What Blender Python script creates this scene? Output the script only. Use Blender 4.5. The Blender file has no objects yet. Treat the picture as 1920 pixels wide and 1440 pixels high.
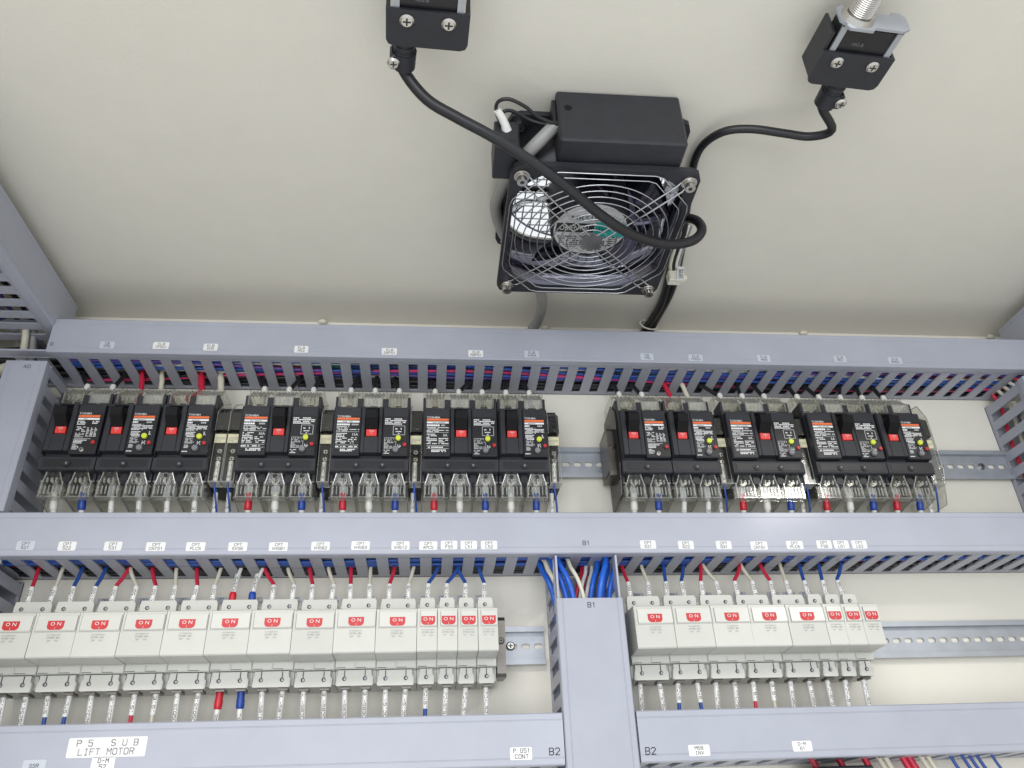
import bpy, math, random
from mathutils import Vector, Matrix
random.seed(7)
scene = bpy.context.scene
col = scene.collection
MM = 0.001
# ------------------------------------------------------------------ camera (mm, X right, Y into cabinet, Z up; mounting plate is Y=0)
CX, CY, CZ = 247.5409, -790.0483, -449.3363
YAW, PITCH, ROLL, FPX = 0.110885, 0.528080, -0.040852, 1529.6855
_f = Vector((math.sin(YAW)*math.cos(PITCH), math.cos(YAW)*math.cos(PITCH), math.sin(PITCH)))
_r0 = Vector((math.cos(YAW), -math.sin(YAW), 0)); _u0 = _r0.cross(_f)
_r = _r0*math.cos(ROLL) + _u0*math.sin(ROLL)
_u = -_r0*math.sin(ROLL) + _u0*math.cos(ROLL)
cam_data = bpy.data.cameras.new('camera')
cam_data.sensor_width = 36; cam_data.lens = FPX/1920*36
cam_data.clip_start = 0.01; cam_data.clip_end = 60
cam = bpy.data.objects.new('camera', cam_data); col.objects.link(cam)
cam.matrix_world = Matrix(((_r.x, _u.x, -_f.x, CX*MM), (_r.y, _u.y, -_f.y, CY*MM), (_r.z, _u.z, -_f.z, CZ*MM), (0, 0, 0, 1)))
scene.camera = cam
CAM = Vector((CX, CY, CZ))
def ray(x, y): return _r*((x-960)/FPX) - _u*((y-720)/FPX) + _f
def onY(x, y, Y): d = ray(x, y); return CAM + d*((Y-CY)/d.y)
def onZ(x, y, Z): d = ray(x, y); return CAM + d*((Z-CZ)/d.z)
def onX(x, y, X): d = ray(x, y); return CAM + d*((X-CX)/d.x)
# ------------------------------------------------------------------ world, lamps, exposure
world = bpy.data.worlds.new('World'); scene.world = world; world.use_nodes = True
bg = world.node_tree.nodes['Background']
bg.inputs[0].default_value = (0.93, 0.965, 1.0, 1); bg.inputs[1].default_value = 1.02
def area(name, loc, target, sx, sy, power, color=(1, 0.97, 0.92)):
    l = bpy.data.lights.new(name, 'AREA'); l.shape = 'RECTANGLE'; l.size = sx; l.size_y = sy; l.energy = power; l.color = color
    o = bpy.data.objects.new(name, l); col.objects.link(o); o.location = Vector(loc)*MM
    o.rotation_euler = (Vector(target)-Vector(loc)).to_track_quat('-Z', 'Y').to_euler()
    return o
area('fluorescent_lamp', (1750, -2500, 820), (400, 0, -150), 0.30, 0.12, 10)
area('fluorescent_lamp', (-300, -2300, 1150), (300, 0, -150), 1.2, 0.3, 20)
area('fill_light', (-100, -2900, -650), (350, 0, -60), 2.4, 1.6, 46, (0.97, 0.985, 1.0))  # unseen frontal fill, added to brighten the upper lids and breakers
vs = scene.view_settings
vs.view_transform = 'Standard'; vs.look = 'None'; vs.gamma = 1; vs.exposure = -0.06; vs.use_curve_mapping = False
try:
    scene.cycles.transparent_max_bounces = 24; scene.cycles.max_bounces = 10
except Exception: pass
# ------------------------------------------------------------------ materials
MATS = {}
def mat(name, c, rough=0.45, metal=0.0, var=0.05, bump=0.0, scale=60, spec=0.5, coat=0.0, blotch=1.0):
    if name in MATS: return MATS[name]
    m = bpy.data.materials.new(name); m.use_nodes = True
    nt = m.node_tree; b = nt.nodes['Principled BSDF']
    b.inputs['Roughness'].default_value = rough; b.inputs['Metallic'].default_value = metal
    b.inputs['Specular IOR Level'].default_value = spec
    b.inputs['Coat Weight'].default_value = coat; b.inputs['Coat Roughness'].default_value = 0.13
    tc = nt.nodes.new('ShaderNodeTexCoord'); nz = nt.nodes.new('ShaderNodeTexNoise')
    nz.inputs['Scale'].default_value = scale; nz.inputs['Detail'].default_value = 5
    nt.links.new(tc.outputs['Object'], nz.inputs['Vector'])
    rp = nt.nodes.new('ShaderNodeValToRGB')
    lo = tuple(max(0, x*(1-var)) for x in c)+(1,); hi = tuple(min(1, x*(1+var)) for x in c)+(1,)
    rp.color_ramp.elements[0].color = lo; rp.color_ramp.elements[1].color = hi
    rp.color_ramp.elements[0].position = 0.3; rp.color_ramp.elements[1].position = 0.7
    nt.links.new(nz.outputs['Fac'], rp.inputs['Fac'])
    oi = nt.nodes.new('ShaderNodeObjectInfo'); n3 = nt.nodes.new('ShaderNodeTexNoise'); n3.inputs['Scale'].default_value = 7; n3.inputs['Detail'].default_value = 8; n3.inputs['Roughness'].default_value = 0.7
    nt.links.new(tc.outputs['Object'], n3.inputs['Vector'])
    r1 = nt.nodes.new('ShaderNodeMapRange'); r1.inputs['From Min'].default_value = 0.3; r1.inputs['From Max'].default_value = 0.75; r1.inputs['To Min'].default_value = 1+0.03*blotch; r1.inputs['To Max'].default_value = 1-0.07*blotch
    nt.links.new(n3.outputs['Fac'], r1.inputs['Value'])
    r2 = nt.nodes.new('ShaderNodeMapRange'); r2.inputs['To Min'].default_value = 0.955; r2.inputs['To Max'].default_value = 1.03; nt.links.new(oi.outputs['Random'], r2.inputs['Value'])
    mu = nt.nodes.new('ShaderNodeMath'); mu.operation = 'MULTIPLY'; nt.links.new(r1.outputs['Result'], mu.inputs[0]); nt.links.new(r2.outputs['Result'], mu.inputs[1])
    vm = nt.nodes.new('ShaderNodeVectorMath'); vm.operation = 'SCALE'; nt.links.new(rp.outputs['Color'], vm.inputs[0]); nt.links.new(mu.outputs[0], vm.inputs['Scale'])
    nt.links.new(vm.outputs['Vector'], b.inputs['Base Color'])
    mr = nt.nodes.new('ShaderNodeMapRange'); mr.inputs['To Min'].default_value = max(0.02, rough-0.07); mr.inputs['To Max'].default_value = min(1, rough+0.07)
    nt.links.new(nz.outputs['Fac'], mr.inputs['Value']); nt.links.new(mr.outputs['Result'], b.inputs['Roughness'])
    if bump:
        n2 = nt.nodes.new('ShaderNodeTexNoise'); n2.inputs['Scale'].default_value = scale*12; n2.inputs['Detail'].default_value = 3
        nt.links.new(tc.outputs['Object'], n2.inputs['Vector'])
        bp = nt.nodes.new('ShaderNodeBump'); bp.inputs['Strength'].default_value = bump; bp.inputs['Distance'].default_value = 0.0006
        nt.links.new(n2.outputs['Fac'], bp.inputs['Height']); nt.links.new(bp.outputs['Normal'], b.inputs['Normal'])
    MATS[name] = m; return m
def clear_mat(name, tint, gloss=0.10, rough=0.12, haze=0.10, hazecol=(0.75, 0.75, 0.68)):
    m = bpy.data.materials.new(name); m.use_nodes = True; nt = m.node_tree; nt.nodes.clear()
    out = nt.nodes.new('ShaderNodeOutputMaterial'); tr = nt.nodes.new('ShaderNodeBsdfTransparent'); gl = nt.nodes.new('ShaderNodeBsdfGlossy')
    df = nt.nodes.new('ShaderNodeBsdfTranslucent'); d2 = nt.nodes.new('ShaderNodeBsdfDiffuse')
    tr.inputs['Color'].default_value = tint+(1,); gl.inputs['Roughness'].default_value = rough
    df.inputs['Color'].default_value = hazecol+(1,); d2.inputs['Color'].default_value = hazecol+(1,)
    md = nt.nodes.new('ShaderNodeMixShader'); md.inputs[0].default_value = 0.5
    nt.links.new(df.outputs[0], md.inputs[1]); nt.links.new(d2.outputs[0], md.inputs[2])
    m1 = nt.nodes.new('ShaderNodeMixShader'); m1.inputs[0].default_value = haze
    nt.links.new(tr.outputs[0], m1.inputs[1]); nt.links.new(md.outputs[0], m1.inputs[2])
    lw = nt.nodes.new('ShaderNodeLayerWeight'); lw.inputs['Blend'].default_value = 0.35
    ma = nt.nodes.new('ShaderNodeMath'); ma.operation = 'MULTIPLY_ADD'; ma.inputs[1].default_value = 0.28; ma.inputs[2].default_value = gloss; ma.use_clamp = True
    nt.links.new(lw.outputs['Fresnel'], ma.inputs[0])
    m2 = nt.nodes.new('ShaderNodeMixShader'); nt.links.new(ma.outputs[0], m2.inputs[0])
    nt.links.new(m1.outputs[0], m2.inputs[1]); nt.links.new(gl.outputs[0], m2.inputs[2]); nt.links.new(m2.outputs[0], out.inputs['Surface'])
    MATS[name] = m; return m
mat('cream_paint', (0.70, 0.675, 0.60), 0.5, var=0.012, bump=0.25, scale=40, blotch=0.1)
mat('duct_grey', (0.36, 0.375, 0.44), 0.42, var=0.03, bump=0.06, scale=30, coat=0.12)
mat('black_plastic', (0.020, 0.021, 0.027), 0.48, var=0.15, bump=0.1, scale=80)
mat('black_matte', (0.005, 0.005, 0.006), 0.6, spec=0.25)
mat('black_gloss', (0.012, 0.012, 0.015), 0.38, var=0.1)
mat('black_rubber', (0.012, 0.012, 0.015), 0.4, var=0.15, scale=80)
mat('ink_black', (0.02, 0.02, 0.02), 0.6)
mat('ink_grey', (0.28, 0.28, 0.27), 0.6)
mat('ink_white', (0.78, 0.78, 0.78), 0.6)
mat('print_grey', (0.42, 0.42, 0.42), 0.6)
mat('sticker_white', (0.72, 0.72, 0.72), 0.45, var=0.02)
mat('sticker_clear', (0.50, 0.53, 0.59), 0.3, var=0.03)
mat('sticker_cream', (0.66, 0.62, 0.42), 0.5, var=0.04)
mat('orange', (0.78, 0.16, 0.05), 0.45)
mat('red_on', (0.50, 0.022, 0.026), 0.4)
mat('red_handle', (0.72, 0.05, 0.045), 0.35)
mat('red_button', (0.50, 0.02, 0.025), 0.35)
mat('yellow_button', (0.60, 0.68, 0.05), 0.35)
mat('grey_button', (0.19, 0.19, 0.21), 0.4)
mat('cp_cream', (0.525, 0.525, 0.485), 0.38, var=0.02, scale=40, coat=0.12)
mat('cp_rocker', (0.555, 0.555, 0.515), 0.35, var=0.015, coat=0.12)
mat('dark_hole', (0.03, 0.03, 0.03), 0.7)
mat('zinc', (0.43, 0.455, 0.50), 0.40, 0.55, var=0.06, bump=0.05)
mat('steel', (0.62, 0.60, 0.57), 0.25, 1.0, var=0.08)
mat('chrome', (0.56, 0.57, 0.60), 0.2, 1.0, var=0.03)
mat('brass_steel', (0.19, 0.175, 0.16), 0.35, 0.9, var=0.1)
mat('wire_red', (0.58, 0.018, 0.055), 0.38, var=0.06)
mat('wire_cream', (0.66, 0.63, 0.51), 0.42, var=0.05)
mat('wire_white', (0.78, 0.78, 0.74), 0.42, var=0.03)
mat('wire_blue', (0.018, 0.075, 0.34), 0.38, var=0.08)
mat('wire_brightblue', (0.015, 0.11, 0.55), 0.28, var=0.06)
mat('wire_black', (0.012, 0.012, 0.015), 0.4)
mat('wire_green', (0.02, 0.20, 0.15), 0.4)
mat('wire_pink', (0.62, 0.03, 0.16), 0.4)
mat('wire_purple', (0.12, 0.06, 0.30), 0.4)
mat('cable_grey', (0.29, 0.29, 0.28), 0.42, var=0.05)
mat('wire_grey', (0.30, 0.30, 0.29), 0.42, var=0.05)
mat('sleeve', (0.80, 0.80, 0.775), 0.42, var=0.02)
mat('ferrule_red', (0.55, 0.012, 0.03), 0.35)
mat('ferrule_blue', (0.010, 0.055, 0.33), 0.35)
mat('ferrule_white', (0.76, 0.75, 0.70), 0.4)
mat('nylon', (0.74, 0.72, 0.62), 0.4)
mat('blade_black', (0.05, 0.05, 0.075), 0.10, 0.9, var=0.1)
mat('barrel', (0.16, 0.16, 0.20), 0.12, 0.95, var=0.05)
mat('fan_sticker', (0.58, 0.59, 0.60), 0.35)
mat('teal', (0.0, 0.42, 0.37), 0.4)
mat('sealant', (0.70, 0.67, 0.55), 0.5)
clear_mat('clear', (0.96, 0.96, 0.94), 0.012, 0.12, 0.02)
clear_mat('clear_rib', (0.95, 0.95, 0.92), 0.14, 0.07, 0.28, (0.93, 0.93, 0.90))
clear_mat('clear_sheet', (0.96, 0.96, 0.94), 0.02, 0.1, 0.05)
clear_mat('smoke', (0.42, 0.41, 0.40), 0.08, 0.15, 0.03, (0.3, 0.3, 0.28))
# ------------------------------------------------------------------ mesh helpers (all in mm)
class MB:
    def __init__(s): s.v = []; s.f = []; s.m = []; s.mats = []; s.cur = 0; s.sm = []; s.smooth = False
    def mat(s, name):
        if name not in s.mats: s.mats.append(name)
        s.cur = s.mats.index(name); return s
    def add(s, vs, fs, smooth=None):
        o = len(s.v); s.v += [tuple(p) for p in vs]
        for f in fs: s.f.append(tuple(i+o for i in f)); s.m.append(s.cur); s.sm.append(s.smooth if smooth is None else smooth)
    def box(s, x0, x1, y0, y1, z0, z1):
        s.add([(x, y, z) for z in (z0, z1) for y in (y0, y1) for x in (x0, x1)],
              [(0, 2, 3, 1), (4, 5, 7, 6), (0, 1, 5, 4), (2, 6, 7, 3), (0, 4, 6, 2), (1, 3, 7, 5)])
    def cbox(s, x0, x1, y0, y1, z0, z1, c=0.6):
        c = min(c, abs(x1-x0)/2.01, abs(y1-y0)/2.01, abs(z1-z0)/2.01)
        xs = (x0, x1); ys = (y0, y1); zs = (z0, z1); V = []; idx = {}
        for i in (0, 1):
            for j in (0, 1):
                for k in (0, 1):
                    ix = xs[i]+(c if i == 0 else -c); iy = ys[j]+(c if j == 0 else -c); iz = zs[k]+(c if k == 0 else -c)
                    idx[i, j, k] = len(V); V += [(xs[i], iy, iz), (ix, ys[j], iz), (ix, iy, zs[k])]
        F = []
        for a in range(3):
            for e in (0, 1):
                q = []
                for b, d in ((0, 0), (1, 0), (1, 1), (0, 1)):
                    t = [0, 0, 0]; t[a] = e; t[(a+1) % 3] = b; t[(a+2) % 3] = d; q.append(idx[tuple(t)]+a)
                F.append(tuple(q if e else q[::-1]))
        for a in range(3):
            b, d = (a+1) % 3, (a+2) % 3
            for e in (0, 1):
                for g in (0, 1):
                    t0 = [0, 0, 0]; t1 = [0, 0, 0]; t0[b] = t1[b] = e; t0[d] = t1[d] = g; t0[a] = 0; t1[a] = 1
                    i0, i1 = idx[tuple(t0)], idx[tuple(t1)]
                    q = (i0+b, i0+d, i1+d, i1+b); F.append(q if (e ^ g) else q[::-1])
        for t, i in idx.items():
            q = (i, i+1, i+2); F.append(q if (sum(t) % 2) else q[::-1])
        s.add(V, F)
    def prism(s, prof, x0, x1, axis=0):
        # prof: list of 2D points; extruded along axis. axis 0: (y,z); 1: (x,z); 2: (x,y)
        n = len(prof)
        def P(p, t): return (t, p[0], p[1]) if axis == 0 else ((p[0], t, p[1]) if axis == 1 else (p[0], p[1], t))
        V = [P(p, x0) for p in prof]+[P(p, x1) for p in prof]
        F = [tuple(range(n))[::-1], tuple(range(n, 2*n))]+[(i, (i+1) % n, (i+1) % n+n, i+n) for i in range(n)]
        s.add(V, F)
    def cyl(s, p0, p1, r0, r1=None, n=12, cap=True, smooth=True):
        p0 = Vector(p0); p1 = Vector(p1); r1 = r0 if r1 is None else r1
        d = (p1-p0).normalized(); a = d.orthogonal().normalized(); b = d.cross(a)
        V = []
        for p, r in ((p0, r0), (p1, r1)):
            for i in range(n):
                t = 2*math.pi*i/n; V.append(p+a*(r*math.cos(t))+b*(r*math.sin(t)))
        s.add(V, [(i, (i+1) % n, (i+1) % n+n, i+n) for i in range(n)], smooth)
        if cap: s.add(V, [tuple(range(n))[::-1], tuple(range(n, 2*n))], False)
    def tube(s, pts, r, n=8, closed=False, cap=True):
        pts = [Vector(p) for p in pts]; N = len(pts); V = []; a = None
        for i, p in enumerate(pts):
            if closed: t = pts[(i+1) % N]-pts[i-1]
            else: t = pts[min(i+1, N-1)]-pts[max(i-1, 0)]
            t.normalize()
            a = t.orthogonal().normalized() if a is None else (a-t*a.dot(t)).normalized()
            b = t.cross(a); rr = r[i] if isinstance(r, (list, tuple)) else r
            for k in range(n):
                q = 2*math.pi*k/n; V.append(p+a*(rr*math.cos(q))+b*(rr*math.sin(q)))
        F = []
        for i in range(N if closed else N-1):
            j = (i+1) % N
            for k in range(n): F.append((i*n+k, i*n+(k+1) % n, j*n+(k+1) % n, j*n+k))
        s.add(V, F, True)
        if cap and not closed: s.add(V, [tuple(range(n))[::-1], tuple(range((N-1)*n, N*n))], False)
    def quad(s, a, b, c, d): s.add([a, b, c, d], [(0, 1, 2, 3)])
    def ringplate(s, outer, inner, z0, z1):
        n = len(outer); V = [(x, y, z) for z in (z0, z1) for P in (outer, inner) for x, y in P]; F = []
        for i in range(n):
            j = (i+1) % n
            F += [(i, n+i, n+j, j), (2*n+i, 2*n+j, 3*n+j, 3*n+i), (i, j, 2*n+j, 2*n+i), (n+i, 3*n+i, 3*n+j, n+j)]
        s.add(V, F)
    def mesh(s, name):
        me = bpy.data.meshes.new(name); me.from_pydata([(x*MM, y*MM, z*MM) for x, y, z in s.v], [], s.f)
        for n in s.mats: me.materials.append(MATS[n])
        me.polygons.foreach_set('material_index', s.m); me.polygons.foreach_set('use_smooth', s.sm)
        me.update(); return me
CACHE = {}
def cached(key, fn):
    if key not in CACHE:
        mb = MB(); fn(mb); CACHE[key] = mb.mesh(key if isinstance(key, str) else str(key[0]))
    return CACHE[key]
def O(name, me, parent=None, loc=(0, 0, 0), rot=None, label=None, cat=None, group=None, kind=None):
    o = bpy.data.objects.new(name, me); col.objects.link(o)
    o.location = Vector(loc)*MM
    if rot is not None: o.rotation_euler = rot.to_euler() if isinstance(rot, Matrix) else rot
    if parent is not None: o.parent = parent
    if label: o['label'] = label
    if cat: o['category'] = cat
    if group: o['group'] = group
    if kind: o['kind'] = kind
    return o
def thing(name, label, cat, loc=(0, 0, 0), group=None, rot=None):
    o = O(name, None, None, loc, rot, label, cat, group); o.empty_display_size = 0.01; return o
def one(name, fn, *a, **k):
    mb = MB(); fn(mb); return O(name, mb.mesh(name), *a, **k)
def smooth_path(pts, k=6):
    pts = [Vector(p) for p in pts]; P = [pts[0]*2-pts[1]]+pts+[pts[-1]*2-pts[-2]]; out = []
    for i in range(1, len(P)-2):
        a, b, c, d = P[i-1], P[i], P[i+1], P[i+2]
        for j in range(k):
            t = j/k; out.append(0.5*((2*b)+(c-a)*t+(2*a-5*b+4*c-d)*t*t+(3*b-a-3*c+d)*t**3))
    out.append(pts[-1]); return out
# ---- lettering: flat outlines in the local XZ plane, facing -Y (or XY facing +Z when flat=True)
TXT = {}
# single-stroke plotter lettering on a 4 x 6 grid, as the label printer draws it
GLYPH = {'A': '00 26 40|0.72 3.32', 'B': '00 06 36 45 44 33 03|33 42 41 30 00', 'C': '45 36 16 05 01 10 30 41', 'D': '00 06 2.56 44.5 41.5 2.50 00', 'E': '46 06 00 40|03.2 33.2', 'F': '46 06 00|03.2 33.2',
         'G': '45 36 16 05 01 10 30 41 43 2.33', 'H': '00 06|40 46|03 43', 'I': '26 20|16 36|10 30', 'L': '06 00 40', 'M': '00 06 23 46 40', 'N': '00 06 40 46', 'O': '10 01 05 16 36 45 41 30 10', 'P': '00 06 36 45 44 33 03',
         'Q': '10 01 05 16 36 45 41 30 10|22 40', 'R': '00 06 36 45 44 33 03|23 40', 'S': '45 36 16 05 04 13 33 42 41 30 10 01', 'T': '06 46|26 20', 'U': '06 01 10 30 41 46', 'V': '06 20 46', 'X': '00 46|06 40', 'Y': '06 23 46|23 20', 'Z': '06 46 00 40',
         '0': '10 01 05 16 36 45 41 30 10', '1': '14.6 26 20', '2': '05 16 36 45 44 00 40', '3': '05 16 36 45 44 33 13|33 42 41 30 10 01', '4': '30 36 02 42', '5': '46 06 03.6 33.6 42.6 41 30 10 01', '6': '45 36 16 05 01 10 30 41 42.4 33.4 03.4',
         '7': '06 46 10', '8': '13 04 05 16 36 45 44 33 13 02 01 10 30 41 42 33', '9': '42.6 32.6 13 03.6 05 16 36 45 41 30 10 01', '-': '0.53 3.53', '.': '20 20.6', ' ': ''}
def _pt(w):
    m = []; i = 0
    while len(m) < 2:
        j = i+1
        if j < len(w) and w[j] == '.' : j += 2
        m.append(float(w[i:j])); i = j
    return m
def stroke_data(s, t=0.9, adv=5.8):
    vs = []; fs = []; lines = s.split('\n')
    for li, ln in enumerate(lines):
        off = -(len(ln)*adv-(adv-4))/2
        for ci, ch in enumerate(ln):
            g = GLYPH.get(ch.upper(), '')
            for pl in (g.split('|') if g else []):
                P = [Vector(_pt(w)) for w in pl.split()]
                for a, b in zip(P, P[1:]):
                    d = (b-a).normalized(); n = Vector((-d.y, d.x))*t/2; a2 = a-d*t*0.35; b2 = b+d*t*0.35; o = len(vs)
                    for p in (a2-n, b2-n, b2+n, a2+n): vs.append((p.x+off+ci*adv, p.y-li*8.6))
                    fs.append((o, o+1, o+2, o+3))
    return vs, fs
def text_data(s, space=1.1):
    if (s, space) in TXT: return TXT[s, space]
    if space >= 1.1:
        vs, fs = stroke_data(s)
        x0 = min(v[0] for v in vs); x1 = max(v[0] for v in vs); y0 = min(v[1] for v in vs); y1 = max(v[1] for v in vs)
        TXT[s, space] = ([(v[0]-(x0+x1)/2, v[1]-(y0+y1)/2) for v in vs], fs, (x1-x0, y1-y0)); return TXT[s, space]
    cu = bpy.data.curves.new('lettering', 'FONT'); cu.body = s; cu.align_x = 'CENTER'; cu.resolution_u = 2
    cu.space_character = space; cu.space_line = 0.9; cu.offset = 0.0; cu.size = 1.0
    ob = bpy.data.objects.new('lettering_tmp', cu)
    me = bpy.data.meshes.new_from_object(ob)
    vs = [tuple(v.co) for v in me.vertices]; fs = [tuple(p.vertices) for p in me.polygons]
    bpy.data.objects.remove(ob); bpy.data.meshes.remove(me); bpy.data.curves.remove(cu)
    if vs:
        x0 = min(v[0] for v in vs); x1 = max(v[0] for v in vs); y0 = min(v[1] for v in vs); y1 = max(v[1] for v in vs)
        vs = [(v[0]-(x0+x1)/2, v[1]-(y0+y1)/2) for v in vs]; dim = (x1-x0, y1-y0)
    else: dim = (1, 1)
    TXT[s, space] = (vs, fs, dim); return TXT[s, space]
def add_text(mb, s, cx, cz, h, w=None, y=0.0, m='ink_black', space=1.1, maxw=None, fit_h=True):
    vs, fs, (dw, dh) = text_data(s, space)
    k = h/dh; kx = k if w is None else w/dw
    if maxw and dw*kx > maxw: kx = maxw/dw
    mb.mat(m); mb.add([(cx+a*kx, y, cz+b*k) for a, b in vs], fs)
def text_obj(name, s, parent, loc, h, m='ink_black', w=None, maxw=None, space=1.1, rot=None):
    me = cached(('lettering', s, h, m, w, maxw, space), lambda mb: add_text(mb, s, 0, 0, h, w, 0, m, space, maxw))
    return O(name, me, parent, loc, rot)
def rows(mb, x0, x1, z0, z1, n, y, fill=0.8, m='ink_white', gw=(0.7, 1.5), rnd=random, hgt=0.62):
    mb.mat(m); dz = (z1-z0)/n
    for i in range(n):
        z = z1-(i+1)*dz; x = x0
        end = x0+(x1-x0)*rnd.choice((1, 1, 0.8, 0.55))
        while x < end-0.4:
            w = rnd.uniform(*gw)
            if rnd.random() < fill: mb.quad((x, y, z), (min(x+w, end), y, z), (min(x+w, end), y, z+dz*hgt), (x, y, z+dz*hgt))
            x += w+0.28
FLAT = Matrix.Rotation(math.radians(90), 3, 'X')
# ================================================================== the setting
ZC = 93.0      # underside of the cabinet roof
XL, XR = -207.0, 994.0
FX, FY = 385.7, -235.6     # fan axis
def circ(n, r, cx=0, cy=0, ph=0): return [(cx+r*math.cos(ph+2*math.pi*i/n), cy+r*math.sin(ph+2*math.pi*i/n)) for i in range(n)]
def ray_rect(n, x0, x1, y0, y1, cx, cy, ph=0):
    out = []
    for i in range(n):
        a = ph+2*math.pi*i/n; dx, dy = math.cos(a), math.sin(a)
        t = min(((x1-cx) if dx > 0 else (x0-cx))/dx if abs(dx) > 1e-9 else 1e9, ((y1-cy) if dy > 0 else (y0-cy))/dy if abs(dy) > 1e-9 else 1e9)
        out.append((cx+dx*t, cy+dy*t))
    # snap nearest points onto the corners
    for X in (x0, x1):
        for Y in (y0, y1):
            i = min(range(n), key=lambda i: (out[i][0]-X)**2+(out[i][1]-Y)**2); out[i] = (X, Y)
    return out
def f(mb): mb.mat('cream_paint'); mb.box(XL, XR, 0, 2.3, -1500, ZC)
back_panel = one('back_panel', f, kind='structure')
def f(mb):
    mb.mat('cream_paint')
    mb.ringplate(ray_rect(96, XL-2.3, XR+2.3, -540, 2.3, FX, FY), [(FX+math.copysign(abs(math.cos(a))**(2/3.5)*74.5, math.cos(a)), FY+math.copysign(abs(math.sin(a))**(2/3.5)*79.5, math.sin(a))) for a in [2*math.pi*i/96 for i in range(96)]], ZC, ZC+2.3)
one('cabinet_roof', f, kind='structure')
def f(mb): mb.mat('cream_paint'); mb.box(XL-2.3, XL, -540, 2.3, -1500, ZC)
one('wall_left', f, kind='structure')
def f(mb): mb.mat('cream_paint'); mb.box(XR, XR+2.3, -540, 2.3, -1500, ZC)
one('wall_right', f, kind='structure')
# ================================================================== cable ducts
PITCH_S, SLOT = 20.0, 9.4
W0, W1 = 5.0, 59.5       # slot extent from mounting face
H = 74.2
def slat_fn(mb):
    # local: length along +Z (w), width along X(u), thickness along Y; centred on u
    mb.mat('duct_grey'); L = W1-W0; w = (PITCH_S-SLOT)/2; fr = 2.2; out = []
    for sx, up in ((1, 0), (1, 1), (-1, 1), (-1, 0)):
        seq = []
        for k in range(4):
            a = math.pi/2*k/3
            seq.append((w+fr-fr*math.sin(a), fr-fr*math.cos(a)))       # from flare at the end to straight
        pts = [(sx*x, (L-y) if up else y) for x, y in seq]
        if (sx == 1 and up == 1) or (sx == -1 and up == 0): pts = pts[::-1]
        out += pts
    mb.prism([(x, z) for x, z in out], 0, 1.8, 1)
def comb(mb, L, u0):
    mb.mat('duct_grey'); mb.box(0, L, 0, 1.8, 0, W0); mb.box(0, L, 0, 1.8, W1, H-1.8)
    x = u0
    while x < L-1: mb.box(max(0, x-(PITCH_S-SLOT)/2), min(L, x+(PITCH_S-SLOT)/2), 0, 1.8, W0, W1); x += PITCH_S
def duct(label, origin, rot, L, W, lid0=0.0, lid1=None, sides=(0,), u0=5.0, hide_sides=True, group='grey slotted cable ducts'):
    """local frame: u=X length, v=Y width, w=Z out of the mounting face"""
    t = thing('cable_duct', label, 'cable duct', origin, group, rot)
    lid1 = L if lid1 is None else lid1
    def f(mb): mb.mat('duct_grey'); mb.box(0, L, 0, W, 0.05, 1.6)
    one('base', f, t)
    def f(mb):
        mb.mat('duct_grey')
        a, b = lid0, lid1
        # lid: flat face with a fine step near each long edge and lips gripping the side walls
        prof = [(-1.6, H-9), (-1.6, H-0.9), (-0.7, H), (3.4, H), (3.7, H-0.35), (4.2, H-0.35), (4.5, H), (W-4.5, H), (W-4.2, H-0.35), (W-3.7, H-0.35), (W-3.4, H),
                (W+0.7, H), (W+1.6, H-0.9), (W+1.6, H-9), (W+0.25, H-9), (W+0.25, H-1.6), (-0.25, H-1.6), (-0.25, H-9)]
        mb.prism(prof, a, b, 0)
    one('lid', f, t)
    for sd in (0, 1):
        v = 0 if sd == 0 else W-1.8
        if sd in sides:
            def f(mb):
                mb.mat('duct_grey'); mb.box(0, L, 0, 1.8, 0, W0); mb.box(0, L, 0, 1.8, W1, H-1.75)
                mb.box(0, L, -0.6 if sd == 0 else 1.8, 0 if sd == 0 else 2.4, H-14.2, H-13.2)
            sw = one('side_wall', f, t, (0, v, 0))
            me = cached('slat', slat_fn); x = u0
            while x < L-4:
                if x > 4: O('slat', me, sw, (x, 0, W0))
                x += PITCH_S
        else:
            one('side_wall', lambda mb: comb(mb, L, u0), t, (0, v, 0))
    return t
RH = Matrix(((1, 0, 0), (0, 0, -1), (0, 1, 0)))          # u=X v=Z w=-Y
RV = Matrix(((0, -1, 0), (0, 0, -1), (1, 0, 0)))         # u=Z v=-X w=-Y
RLW = Matrix(((0, 0, 1), (-1, 0, 0), (0, -1, 0)))        # u=-Y v=-Z w=X
RRW = Matrix(((0, 0, -1), (-1, 0, 0), (0, 1, 0)))        # u=-Y v=Z w=-X
def mod_u0(xc, x0): return (xc-x0) % PITCH_S
Z1B, Z1T, Z2B, Z2T, Z3B, Z3T = 0.0, 39.75, -208.1, -168.1, -384.5, -344.8
TX0 = -185.0
top_duct = duct('long horizontal grey duct right under the cabinet roof', (TX0, 0, Z1B+1.6), RH, 950.0-TX0, 36.55, lid0=-134.0-TX0, u0=mod_u0(45.7+10, TX0))
mid_duct = duct('long grey duct marked B1 between breaker row and white protector row', (-205, 0, Z2B+1.6), RH, 985+205-2, 36.8, u0=mod_u0(52.8+10, -205))
lowl_duct = duct('grey duct with the P5 SUB LIFT MOTOR label', (-205, 0, Z3B+1.6), RH, 357.9+205, 36.6, u0=12)
lowr_duct = duct('grey duct under the shorter protector group, marked M68 INV', (420.6, 0, Z3B+1.6), RH, 975-420.6, 36.6, u0=8)
a0_duct = duct('upright grey duct marked A0 left of the black breakers', (-131.2, 0, Z2T+0.9), RV, -11.0-Z2T-0.9, 35.4, u0=12, sides=(0,))
low_left_duct = duct('upright grey slotted duct left of the white protectors', (-130.4, 0, Z3T+0.9), RV, Z2B-Z3T-2.5, 37.0, u0=6, sides=(0,))
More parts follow.
